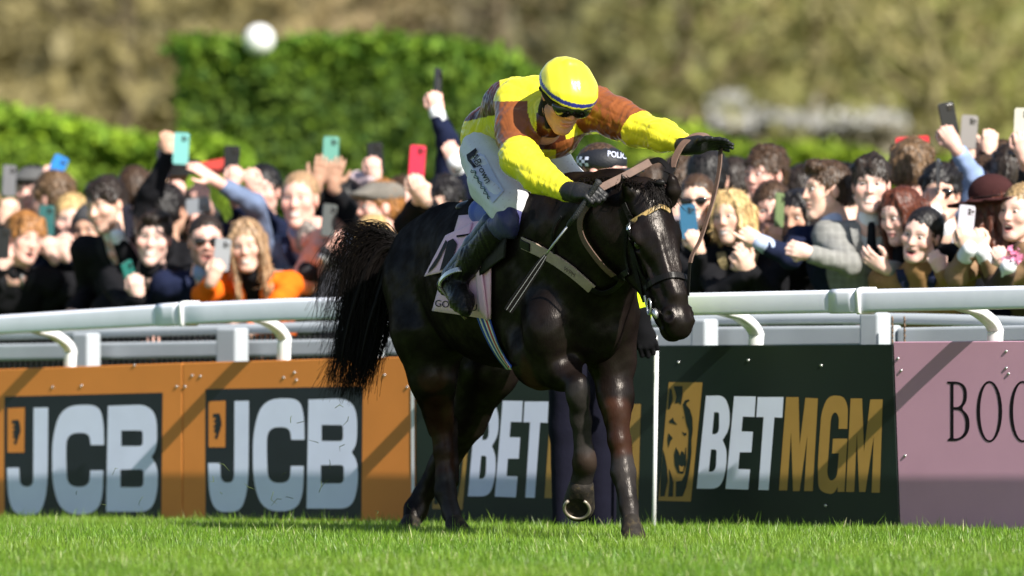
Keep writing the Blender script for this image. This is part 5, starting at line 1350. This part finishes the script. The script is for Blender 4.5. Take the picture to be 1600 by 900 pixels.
JH.C(S, (-.07, .075, .014), (.07, .075, .014), .012, .012, .02); S.obj('goggles', mat('goggle_lens', (.008, .009, .008), rough=.07, spec=.7, coat=.4), jk_root)
for g in (-1, 1): 
    S = Sdf(.004); JH.C(S, (g * .066, .078, .016), (g * .102, -.01, .026), .010, .011, .004); S.obj('goggle_strap', mat('black_web'), jk_root)
# whip held in the right hand
wroot = empty('whip', hp(853, 398, -.86), 'black padded riding whip held in the near glove', 'whip')
g0 = hp(936, 283, -1.0); g1 = hp(902, 334, -.97); g2 = hp(866, 380, -.92); g3 = hp(852, 400, -.90); g4 = hp(794, 486, -.82)
np_mesh('grip', *tube([g0 + (g0 - g1) * .03, g0, g0 * .9 + g1 * .1, g1, g1 + (g2 - g1) * .4], [.006, .015, .011, .0105, .009], 10), mat('whip_grip', (.018, .018, .02), rough=.6, bump=.5, bscale=200), wroot)
np_mesh('shaft', *tube([g1 + (g2 - g1) * .4, g2, g3], [.005, .004, .004], 8), grey_metal, wroot)
u_ = nrm(np.cross(g4 - g3, (0, 1, 0))); V = []; pth = [g3 * (1 - t) + g4 * t for t in np.linspace(0, 1, 8)]; wd_ = [.010, .017, .019, .020, .021, .022, .023, .021]
ribbon('flap', np.array(pth), [np.array((.1, -1, .1))] * 8, [w * 2 * .82 for w in wd_], leather, wroot, .012)
for s_ in (-.45, .45):
    ribbon('stitching', np.array([p + u_ * w * s_ * .82 + (0, -.0085, 0) for p, w in zip(pth, wd_)]), [np.array((.1, -1, .1))] * 8, .0020, mat('whip_stitch', (.3, .3, .3), rough=.5), wroot, .003)
# ================================================================== spectators
BK = (.009, .009, .011); NV = (.010, .014, .038); DBN = (.05, .034, .02); GRYJ = (.17, .17, .17); LBL = (.24, .32, .52); WH = (.75, .76, .8); ORG = (.85, .155, .010); KH = (.19, .15, .075); TAN = (.30, .17, .075); MAR = (.05, .018, .022); CH = (.03, .03, .034)
Pn = person
# ---- left side, front row
def zip_(H, root, nb, up, bf, bx, sh): np_mesh('zip', *tube([nb + bf * .10 - up * .03 + bx * .02, nb + bf * .145 - up * .14 + bx * .03], .006, 6), steel, root)
Pn(38, 374, 0, 30, 8, 8, 'shouting lad with ginger blond fringe in a black zipped jacket', 'pink', 'fringe', 'ginger', 'open', extra=zip_)
Pn(-34, 392, 0, 20, 0, 0, 'spectator mostly cut off by the left edge, holding a black phone low', 'pale', 'short', 'dark', 'smile', arms=[(1, (-12, 450, -.15), (2, 418, -.25), (14, 388, -.28), 'grip')])
phone(3, 380, row_d(3, 0) - .28, (.015, .015, .017), 'black phone at the left edge beside the ginger blond lad', 4)
Pn(165, 322, 0, -38, 12, -6, 'dark curly haired man in black coat touching his cheek', 'fair', 'curly', 'dark', 'closed', coat=BK, shirt=WH, beard=.3, arms=[(1, (215, 440, -.1), (186, 372, -.16), (193, 335, -.14), 'relax', {'palm': (-.6, .6, .2)})])
phone(200, 346, row_d(190, 0) - .19, (.02, .02, .03), 'dark phone pressed near the ear of the curly haired man', -12, 60)
Pn(199, 384, 0, -38, 14, -8, 'dark haired youth peering low between two men in black', 'pink', 'short', 'dark', 'open', coat=BK, d=row_d(199, 0) + .12)
Pn(240, 372, 0, -6, 6, 6, 'grinning man with dark quiff and olive brown coat over black', 'pale', 'quiff', 'dark', 'smile', coat=DBN, shirt=(.01, .01, .012), arms=[(-1, (196, 480, -.1), (216, 466, -.2), (212, 432, -.24), 'grip', {'coat': BK, 'cuff': False})])
phone(203, 432, row_d(205, 0) - .27, (.02, .13, .11), 'teal edged phone held low by the grinning man with the quiff', -24, 50)
Pn(322, 378, 0, 6, 4, 0, 'bearded man in sunglasses and navy jacket with his mouth wide open', 'pink', 'crop', 'dark', 'open', coat=NV, shirt=(.28, .36, .55), tie=(.16, .02, .035), beard=.6, sun=True)
Pn(386, 384, 0, -8, 10, -6, 'smiling woman with wavy fair brown hair in a bright orange coat', 'fair', 'wavy', 'sandy', 'smile', True, coat=ORG, shirt=BK, d=row_d(386, 0) - .12, arms=[(-1, (318, 462, -.12), (330, 440, -.24), (344, 408, -.28), 'grip', {'cuff': False, 'sleeve': .8}), (1, (440, 470, -.05), (390, 520, -.2), (362, 528, -.26), 'relax', {'cuff': False})])
phone(347, 398, row_d(347, 0) - .42, (.30, .31, .33), 'silver grey phone held by the woman in the orange coat', 6)
Pn(496, 378, 1, 42, 4, 8, 'balding man in grey jacket with a watch, hand raised to his cheek', 'pink', 'bald', 'grey', 'closed', coat=(.2, .2, .2), shirt=CH, arms=[(1, (515, 462, -.1), (510, 398, -.2), (535, 372, -.22), 'relax', {'watch': True, 'palm': (-.4, .7, .3)})])
phone(514, 344, row_d(514, 1) - .15, (.09, .10, .10), 'smoky clear phone at the eye of the balding man', 6, 30)
Pn(584, 378, 0, 172, 0, 0, 'blonde woman turned away, only the back of her hair seen', 'fair', 'long', 'blond', 'closed', True, coat=CH)
# ---- left side, second and third rows
Pn(80, 312, 1, -118, 5, 0, 'messy brown haired man turned sideways under a raised blue phone', 'pink', 'messy', 'mid', 'closed', coat=BK)
Pn(112, 345, 1, -4, 4, 0, 'pale man hidden behind his own clasped hands, pinkish shirt', 'pale', 'short', 'blond', 'closed', coat=(.55, .42, .42), arms=[(-1, (60, 440, -.1), (84, 405, -.3), (74, 374, -.33), 'grip', {'coat': NV}), (1, (135, 430, -.1), (104, 402, -.3), (96, 372, -.33), 'grip', {'coat': NV})])
phone(73, 345, row_d(73, 1) - .36, (.03, .12, .12), 'dark teal phone with pale lower half before the messy haired man', 2)
Pn(50, 300, 2, -20, 0, 0, 'person in a grey peaked cap half hidden behind messy brown hair', 'pink', 'short', 'black', 'closed', coat=BK, cap=(.09, .09, .09), arms=[(1, (85, 330, -.1), (70, 292, -.25), (80, 262, -.27), 'grip')])
phone(88, 266, row_d(88, 2) - .28, (.02, .19, .55), 'bright blue phone raised at the left', 25, 20)
Pn(-28, 330, 1, 10, 0, 0, 'spectator beyond the left edge whose hand lifts a grey and white phone', 'fair', 'messy', 'darkblond', 'closed', arms=[(1, (-5, 390, -.1), (6, 345, -.28), (16, 310, -.30), 'grip')])
phone(14, 282, row_d(14, 1) - .32, (.14, .14, .15), 'dark grey phone with white edge at the left margin', 3, 35)
Pn(142, 362, 1, -24, 6, 0, 'person hooded in dark grey behind the curly haired man', 'tan', None, 'dark', 'closed', coat=CH, extra=lambda H, root, nb, up, bf, bx, sh: (lambda S: (H.E(S, (0, -.025, .03), (.098, .118, .115)), H.E(S, (0, .11, -.03), (.066, .09, .10), .01, None, True), S.obj('hood', cloth_m, root, ncol=np.array((.06, .06, .065)), paint=lambda v, c: c)))(Sdf(.008)))
Pn(264, 330, 1, 152, 0, 0, 'dark cropped man facing away with his ear showing, arms up', 'tan', 'short', 'black', 'closed', coat=BK, arms=[(-1, (236, 300, -.1), (264, 240, -.15), (260, 205, -.16), 'fist')])
Pn(212, 302, 2, 170, 0, 0, 'dark brown head turned away behind the curly haired man', 'fair', 'short', 'brown', 'closed', coat=BK, arms=[(1, (232, 338, -.1), (237, 290, -.25), (252, 262, -.27), 'grip', {'sleeve': .4})])
phone(283, 232, row_d(283, 1) - .22, (.18, .46, .44), 'turquoise phone raised highest in the left crowd', 3)
phone(258, 256, row_d(258, 2) - .28, (.02, .02, .022), 'black phone with bright lens left of the brown leather phone case', -4)
Pn(302, 338, 2, 4, 0, 0, 'spectator whose face is hidden under several raised phones', 'pink', 'short', 'dark', 'closed', coat=CH, arms=[(-1, (280, 345, -.15), (272, 318, -.3), (280, 290, -.32), 'grip', {'sleeve': .5}), (1, (330, 345, -.1), (322, 320, -.3), (308, 300, -.32), 'grip', {'sleeve': .5})])
phone(277, 283, row_d(277, 2) - .34, (.26, .09, .02), 'brown leather phone wallet held open over the crowd', 20, 0, lens=False, w=.085, h=.16)
phone(290, 262, row_d(290, 2) - .36, (.012, .012, .012), 'black phone lying sideways on the brown leather wallet', 88, 0)
phone(304, 322, row_d(304, 2) - .34, (.22, .24, .27), 'pale phone with a glinting light under the brown wallet', 80, 0)
Pn(410, 300, 2, -10, 0, 0, 'black haired man looking over the blue grey sleeve', 'pink', 'short', 'black', 'closed', coat=NV, arms=[(-1, (380, 345, -.1), (362, 296, -.3), (370, 266, -.32), 'grip', {'sleeve': .5}), (1, (420, 350, -.1), (398, 300, -.25), (386, 266, -.3), 'grip', {'sleeve': .5})])
phone(362, 252, row_d(362, 2) - .34, (.015, .015, .017), 'black phone upright beside the red patterned phone', 3)
phone(334, 262, row_d(334, 2) - .30, (.55, .06, .05), 'red patterned phone case left of an upright black phone', 80, 0)
Pn(468, 312, 1, -14, 2, 0, 'tall smiling man with short greying fair hair in blue suit', 'pink', 'crop', 'sandy', 'smile', coat=NV, shirt=LBL, sc=1.06, arms=[(-1, (398, 318, -.12), (335, 282, -.25), (303, 258, -.26), 'open', {'coat': (.13, .17, .27), 'cuff': False, 'palm': (.2, .5, -.8), 'sleeve': .72})])
Pn(536, 322, 2, -28, 6, 0, 'dark haired man in shade behind the peaked tweed cap', 'olive', 'short', 'black', 'closed', coat=BK, arms=[(-1, (505, 330, -.1), (494, 290, -.25), (503, 256, -.28), 'open', {'sleeve': .7}), (1, (545, 330, -.1), (520, 292, -.25), (526, 262, -.28), 'open', {'sleeve': .7})])
phone(517, 238, row_d(517, 2) - .24, (.13, .33, .27), 'sage green phone raised against the dark hedge', 2)
Pn(592, 325, 1, -72, 2, 0, 'ginger bearded man in grey tweed flat cap and pale grey coat', 'pink', 'short', 'ginger', 'smile', coat=(.34, .34, .35), cap=(.17, .155, .135), beard=.55)
Pn(628, 318, 3, 10, 0, 0, 'spectator hidden behind the tweed cap raising a small black phone', 'pink', 'short', 'brown', 'closed', coat=(.5, .38, .4), arms=[(-1, (560, 285, -.1), (586, 282, -.2), (584, 258, -.22), 'grip', {'coat': (.62, .48, .50)})])
phone(587, 247, row_d(587, 3) - .24, (.015, .015, .017), 'black phone raised above the tweed flat cap', -4)
Pn(694, 322, 1, -16, 4, 0, 'black haired spectator right of the red phone, black jacket', 'fair', 'messy', 'black', 'closed', coat=BK, arms=[(-1, (634, 350, -.1), (654, 310, -.25), (648, 268, -.28), 'grip', {'sleeve': .75}), (1, (690, 350, -.1), (664, 312, -.3), (655, 292, -.34), 'fist', {'sleeve': .8})])
phone(652, 252, row_d(652, 1) - .31, (.60, .03, .07), 'raspberry red phone raised left of the rider', 4)
Pn(745, 296, 2, -20, 0, 0, 'spectator behind the rider with one navy sleeve thrust high', 'pink', 'short', 'brown', 'closed', coat=NV, shirt=WH, arms=[(-1, (700, 222, -.1), (684, 180, -.12), (678, 140, -.14), 'grip', {'cuff': True}), (1, (735, 300, -.15), (712, 256, -.25), (698, 222, -.28), 'fist', {'watch': True})])
phone(684, 132, row_d(684, 2) - .16, (.02, .02, .022), 'tiny dark phone in the highest raised hand left of the rider', 6, 70)
# ---- right side, front row
Pn(1090, 315, 0, -12, 4, -4, 'brown haired woman in black sunglasses holding a blue phone', 'fair', 'bun', 'brown', 'smile', True, coat=BK, sun=True, arms=[(-1, (1090, 440, -.05), (1092, 392, -.22), (1080, 362, -.26), 'grip')])
phone(1076, 346, row_d(1076, 0) - .28, (.03, .12, .22), 'petrol blue phone held by the woman in sunglasses', -6)
Pn(1143, 340, 0, -30, 4, -6, 'smiling blonde woman in khaki coat with clasped hands', 'fair', 'bob', 'blond', 'smile', True, coat=KH, arms=[(-1, (1120, 460, -.1), (1166, 425, -.22), (1146, 392, -.26), 'fist'), (1, (1195, 455, -.1), (1172, 420, -.22), (1156, 385, -.27), 'relax', {'coat': BK, 'palm': (-.5, .5, .3)})])
Pn(1290, 298, 0, -68, 2, 0, 'young man in profile with dark quiff, navy suit and blue shirt', 'fair', 'quiff', 'brown', 'closed', coat=NV, shirt=(.42, .5, .70), tie=(.02, .03, .08), by=-30, arms=[(-1, (1236, 402, -.12), (1190, 380, -.24), (1158, 360, -.28), 'point', {'cuff': True})])
Pn(1361, 290, 0, -6, 2, 0, 'grinning short haired lad in grey checked blazer and dark tie', 'pale', 'fringe', 'dark', 'smile', coat=(.16, .16, .155), shirt=WH, tie=(.012, .014, .02), check=True, arms=[(-1, (1328, 412, -.06), (1266, 396, -.22), (1232, 386, -.26), 'fist', {'cuff': False, 'coat': (.22, .22, .21)}), (1, (1425, 430, -.02), (1385, 420, -.22), (1352, 400, -.26), 'relax', {'cuff': False, 'palm': (-.2, .6, .6)})])
Pn(1408, 338, 0, -48, 16, 0, 'auburn haired woman looking down, dressed in black', 'pale', 'long', 'auburn', 'closed', True, coat=BK)
Pn(1440, 368, 0, -30, 8, 14, 'laughing woman with black hair in a bun and navy jacket', 'pale', 'bun', 'black', 'open', True, coat=NV, d=row_d(1440, 0) - .12, arms=[(1, (1488, 445, -.05), (1474, 425, -.18), (1456, 396, -.22), 'fist', {'coat': TAN})])
Pn(1548, 330, 0, -125, 6, 0, 'woman in wide dark brown hat and tan coat filming with both hands', 'fair', 'long', 'auburn', 'closed', True, coat=(.27, .17, .10), hat=True, by=-60, arms=[(-1, (1495, 430, -.1), (1513, 392, -.22), (1506, 360, -.25), 'grip', {'cuff': True}), (1, (1560, 440, -.1), (1536, 395, -.22), (1524, 362, -.25), 'grip', {'cuff': True})])
phone(1509, 348, row_d(1509, 0) - .30, (.42, .40, .46), 'pale glittery phone held by the woman in the wide hat', 6, 20)
Pn(1594, 332, 0, -40, 2, 4, 'fair haired woman shouting at the right edge, pink flower on her coat', 'pale', 'bun', 'darkblond', 'open', True, coat=(.075, .05, .04), sc=1.03, arms=[(-1, (1560, 450, -.1), (1574, 418, -.25), (1556, 386, -.28), 'fist', {'cuff': True})],
   extra=lambda H, root, nb, up, bf, bx, sh: (lambda P: np_mesh('flower', *leaf_cards(P, .016), mat('pink_petal', (.75, .25, .42), rough=.7), root, smooth=False))(W(1585, 402, row_d(1594, 0) - .27) + RNG.normal(size=(60, 3)) * .02))
# ---- right side, rows behind
Pn(1205, 330, 1, -6, 8, 0, 'dark haired young man behind the blonde woman, low and shaded', 'pink', 'short', 'brown', 'closed', coat=CH)
Pn(1246, 340, 1, -26, 10, 0, 'black haired woman in shade holding up a small green phone', 'tan', 'long', 'black', 'closed', True, coat=BK, arms=[(-1, (1200, 430, -.1), (1210, 390, -.35), (1212, 352, -.38), 'grip', {'sleeve': .7})])
phone(1218, 328, row_d(1218, 1) - .41, (.16, .22, .10), 'narrow green phone held between the blonde woman and the profile man', 4, 62)
Pn(1195, 274, 2, -44, 4, 0, 'brown wavy haired man looking left above the blonde woman', 'pink', 'messy', 'brown', 'closed', coat=CH)
Pn(1108, 282, 1, 165, 0, 0, 'glossy black haired head turned away behind the sunglasses', 'fair', 'short', 'black', 'closed', coat=BK, sc=1.1)
Pn(1062, 290, 2, -160, 0, 0, 'dark brown haired head beside the horse ears, turned away', 'fair', 'messy', 'brown', 'closed', coat=(.3, .25, .27))
Pn(1016, 292, 3, -170, 0, 0, 'brown haired head turned away right of the police cap', 'fair', 'short', 'brown', 'closed', coat=(.4, .33, .34))
Pn(1150, 290, 3, 160, 0, 0, 'farthest dark head behind the fair bobbed hair, turned away', 'fair', 'short', 'dark', 'closed', coat=CH)
Pn(1258, 302, 3, 150, 0, 0, 'dark head between the wavy haired man and the profile', 'fair', 'short', 'dark', 'closed', coat=NV)
Pn(1322, 300, 3, 165, 0, 0, 'dim head between the profile man and the grinning lad', 'fair', 'short', 'black', 'closed', coat=CH)
Pn(1430, 268, 2, 140, 0, 0, 'bushy brown haired man facing away under a red phone', 'pink', 'messy', 'mid', 'closed', coat=CH, sc=1.06, arms=[(1, (1445, 300, .15), (1432, 262, .2), (1428, 236, .2), 'grip')])
phone(1426, 226, row_d(1426, 2) + .2, (.62, .04, .05), 'coral red phone lying level over bushy brown hair', 86)
Pn(1470, 304, 1, -10, 0, 0, 'black haired man in dark glasses and pale grey jacket', 'fair', 'messy', 'black', 'closed', coat=(.42, .44, .48), shirt=WH, sun=True, arms=[(-1, (1440, 390, -.1), (1458, 335, -.2), (1466, 292, -.22), 'grip')])
phone(1466, 275, row_d(1466, 1) - .24, (.05, .05, .055), 'edge on dark phone before the man in pale grey jacket', 0, 80)
Pn(1540, 290, 2, -8, 0, 0, 'spectator in light blue shirt with an arm stretched high', 'pink', 'short', 'brown', 'closed', coat=LBL, arms=[(-1, (1524, 280, -.1), (1494, 232, -.2), (1474, 196, -.22), 'grip', {'sleeve': .8})])
phone(1482, 186, row_d(1482, 2) - .25, (.012, .012, .013), 'black phone raised highest on the right', -12, 20)
Pn(1518, 286, 3, 20, 0, 0, 'brown haired spectator behind the light blue sleeve', 'fair', 'messy', 'brown', 'closed', coat=CH, arms=[(1, (1528, 290, -.1), (1520, 248, -.2), (1514, 216, -.22), 'grip', {'sleeve': .6})])
phone(1514, 206, row_d(1514, 3) - .24, (.26, .24, .23), 'taupe phone right of the highest black phone', 4)
Pn(1560, 268, 3, -165, 0, 0, 'dark brown haired spectator with a fist in the air', 'fair', 'messy', 'brown', 'closed', coat=BK, arms=[(-1, (1535, 272, -.05), (1544, 240, -.15), (1548, 210, -.16), 'fist', {'cuff': False})])
Pn(1584, 272, 2, 150, 0, 0, 'dark head with sunglasses pushed up, near the right edge', 'fair', 'short', 'dark', 'closed', coat=NV,
   extra=lambda H, root, nb, up, bf, bx, sh: (lambda S: ([H.E(S, (g * .036, -.095, .085), (.03, .014, .02)) for g in (-1, 1)], S.obj('sunglasses', glass_m, root)))(Sdf(.006)))
Pn(1632, 290, 1, -30, 0, 0, 'spectator beyond the right edge with one hand lifted', 'pink', 'short', 'dark', 'closed', coat=CH, arms=[(-1, (1612, 290, -.1), (1600, 246, -.2), (1596, 210, -.22), 'grip', {'sleeve': .5})])
phone(1598, 196, row_d(1598, 1) - .24, (.5, .48, .42), 'cream phone cut by the right edge of the crowd', 2)
# deeper rows that close the gaps between the people in front
rg = np.random.default_rng(21); HCK = ['dark', 'brown', 'black', 'mid', 'brown', 'dark', 'darkblond']
# ---- police officer behind the horse
hv_m = (.62, .85, .02)
def police(H, root, nb, up, bf, bx, sh):
    S = Sdf(.006); H.E(S, (0, -.012, .050), (.090, .108, .068)); S.cut(H.w(0, 0, .022), H.R[2], .006)
    v, f, _ = S.mesh(); cp = np_mesh('cap', v, f, mat('police_cap', (.008, .009, .014), rough=.6, bump=.2, bscale=120), root)
    S = Sdf(.006); H.E(S, (0, .105, .018), (.075, .075, .010)); S.obj('peak', mat('police_cap'), cp)
    CBv = BVHTree.FromPolygons([tuple(p) for p in v], [tuple(int(i) for i in q) for q in f])
    V = []; F = []
    for r_ in range(3):
        for i in range(26):
            if (i + r_) % 2: continue
            t0, t1 = [math.radians(-170 + 300 * (i + q) / 26) for q in (0, 1)]; z0 = .030 + r_ * .013; z1 = z0 + .013; o = len(V)
            c1 = H.w(0, -.012, z0) + .1 * (H.R[0] * math.cos(t1) + H.R[1] * math.sin(t1))
            if 800 + c1[0] / c1[1] * FPX > 940: continue
            for t, z in ((t0, z0), (t1, z0), (t1, z1), (t0, z1)):
                d_ = H.R[0] * math.cos(t) + H.R[1] * math.sin(t); c0 = H.w(0, -.012, z)
                hit = CBv.ray_cast(V3(c0 + d_ * .3), V3(-d_)); V.append(np.array(hit[0]) + d_ * .003 if hit[0] is not None else c0 + d_ * .11)
            F.append((o, o + 1, o + 2, o + 3))
    wp = mat('white_print'); np_mesh('chequered_band', V, F, wp, cp, smooth=False)
    tv_, tf2 = text_tris('POLICE', 1.0); V = []
    for a, b in tv_:
        px, py = 949 + a * 11, 244 + a * 1.6 - b * 13; dr = (V3(W(px, py, 30)) - EYE).normalized(); hit = CBv.ray_cast(EYE, dr, 60)
        if hit[0] is None: hit = CBv.find_nearest(V3(W(px, py, H.c[1])))
        V.append(np.array(hit[0]) - np.array(dr) * .007)
    letters_of(V, [q[::-1] for q in tf2], wp, cp)
    S = Sdf(.005); w0 = W(1003, 508, H.c[1] - .1); t0 = W(1009, 528, H.c[1] - .12); add_hand(S, w0, t0 - w0, np.array((0, 1, 0)), -1, 'fist', 1.12); S.cone(w0 + (0, 0, .05), w0, .038, .036); S.obj('glove', mat('officer_glove', (.006, .006, .007), rough=.9, spec=.05), root)
Pn(944, 272, 0, 62, 2, 0, 'police officer in cap and yellow jacket behind the horse', 'pink', 'crop', 'brown', 'closed', coat=hv_m, group='officials on the course', d=31.55, extra=police, by=40, hipx=914, legs=(.006, .006, .014),
   arms=[(1, (994, 420, -.05), (1003, 508, -.1), (1009, 528, -.12), 'fist', {'coat': hv_m, 'cuff': False, 'palm': 'away', 'side': -1})])
# ================================================================== turf
gr = bpy.data.materials.new('grass_blades'); gr.use_nodes = True
_n = gr.node_tree.nodes; _l = gr.node_tree.links; _b = _n['Principled BSDF']; _a = _n.new('ShaderNodeAttribute'); _a.attribute_name = 'Col'
_l.new(_a.outputs['Color'], _b.inputs['Base Color']); _b.inputs['Roughness'].default_value = .42; _b.inputs['Specular IOR Level'].default_value = .45
_tr = _n.new('ShaderNodeBsdfTranslucent'); _l.new(_a.outputs['Color'], _tr.inputs['Color']); _mx = _n.new('ShaderNodeMixShader'); _mx.inputs[0].default_value = .3
_l.new(_b.outputs[0], _mx.inputs[1]); _l.new(_tr.outputs[0], _mx.inputs[2]); _l.new(_mx.outputs[0], _n['Material Output'].inputs['Surface'])
def blades(n, x0, x1, y0, y1, seed):
    rg = np.random.default_rng(seed)
    Y = rg.uniform(y0, y1, n); X = rg.uniform(x0, x1, n) * Y / 30
    # only in front of and just past the boards
    bd = 30.8 + (2.053 - X) * (4.0 / 4.373); k = Y < bd + .15; X, Y = X[k], Y[k]; n = len(X)
    patch = np.sin(X * 2.1 + Y * 1.3) * .3 + np.sin(X * 5.7 - Y * 3.1) * .25 + np.sin(X * 11 + Y * 8) * .2
    h = (.043 + .010 * patch + rg.normal(size=n) * .011).clip(.02, .12); tall = rg.random(n) < .03; h[tall] *= 1.6
    w = rg.uniform(.0014, .0030, n); az = rg.uniform(0, 6.283, n); lean = (np.abs(rg.normal(size=n)) * .38 + .05) * h
    wx, wy = np.cos(az), np.sin(az); la = az + rg.normal(size=n) * .6 + 1.57; lx, ly = np.cos(la), np.sin(la)
    def P(t, s_): return np.stack([X + wx * w * s_ * (1 - t) ** .6 + lx * lean * t * t, Y + wy * w * s_ * (1 - t) ** .6 + ly * lean * t * t, h * (t - .15 * t * t * lean / h) + ground_z(Y) - .003], 1)
    v = np.stack([P(0, -1), P(0, 1), P(.5, 1), P(.5, -1), P(1.0, 0)], 1)
    base = np.array((.10, .22, .014)); alt = np.array((.19, .30, .028)); pale = np.array((.5, .5, .26))
    t = (rg.random(n) * .7 + patch * .5 + .15).clip(0, 1)[:, None]; c = base * (1 - t) + alt * t; dry = rg.random(n) < .035; c[dry] = pale
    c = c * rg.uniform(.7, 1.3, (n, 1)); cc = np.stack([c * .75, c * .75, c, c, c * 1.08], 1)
    o = np.arange(n)[:, None] * 5
    tri = np.concatenate([o + np.array((0, 1, 2)), o + np.array((0, 2, 3)), o + np.array((3, 2, 4))], 1).reshape(-1, 3)
    return v.reshape(-1, 3), tri, cc.reshape(-1, 3)
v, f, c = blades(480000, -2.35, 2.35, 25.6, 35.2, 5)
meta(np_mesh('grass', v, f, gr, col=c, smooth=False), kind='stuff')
# clippings kicked up in the air
rg = np.random.default_rng(9); cl = []
for px, py in [(120, 770), (160, 790), (180, 737), (220, 783), (345, 770), (350, 730), (390, 760), (432, 785), (444, 740), (452, 778), (490, 690), (500, 760), (508, 755), (530, 637), (535, 700), (540, 658), (588, 800), (330, 748), (470, 660), (455, 655), (515, 725), (640, 792), (430, 778)]:
    p = W(px, py, rg.uniform(29.8, 31.2)); d_ = rg.normal(size=3); d_ = nrm(d_) * rg.uniform(.012, .028); q = rg.normal(size=3) * .006
    cl.append(tube([p - d_, p + q, p + d_], [.0012, .0014, .0006], 4))
meta(np_mesh('flying_clippings', *join(*cl), mat('clipping', (.06, .09, .02), rough=.7)), kind='stuff')
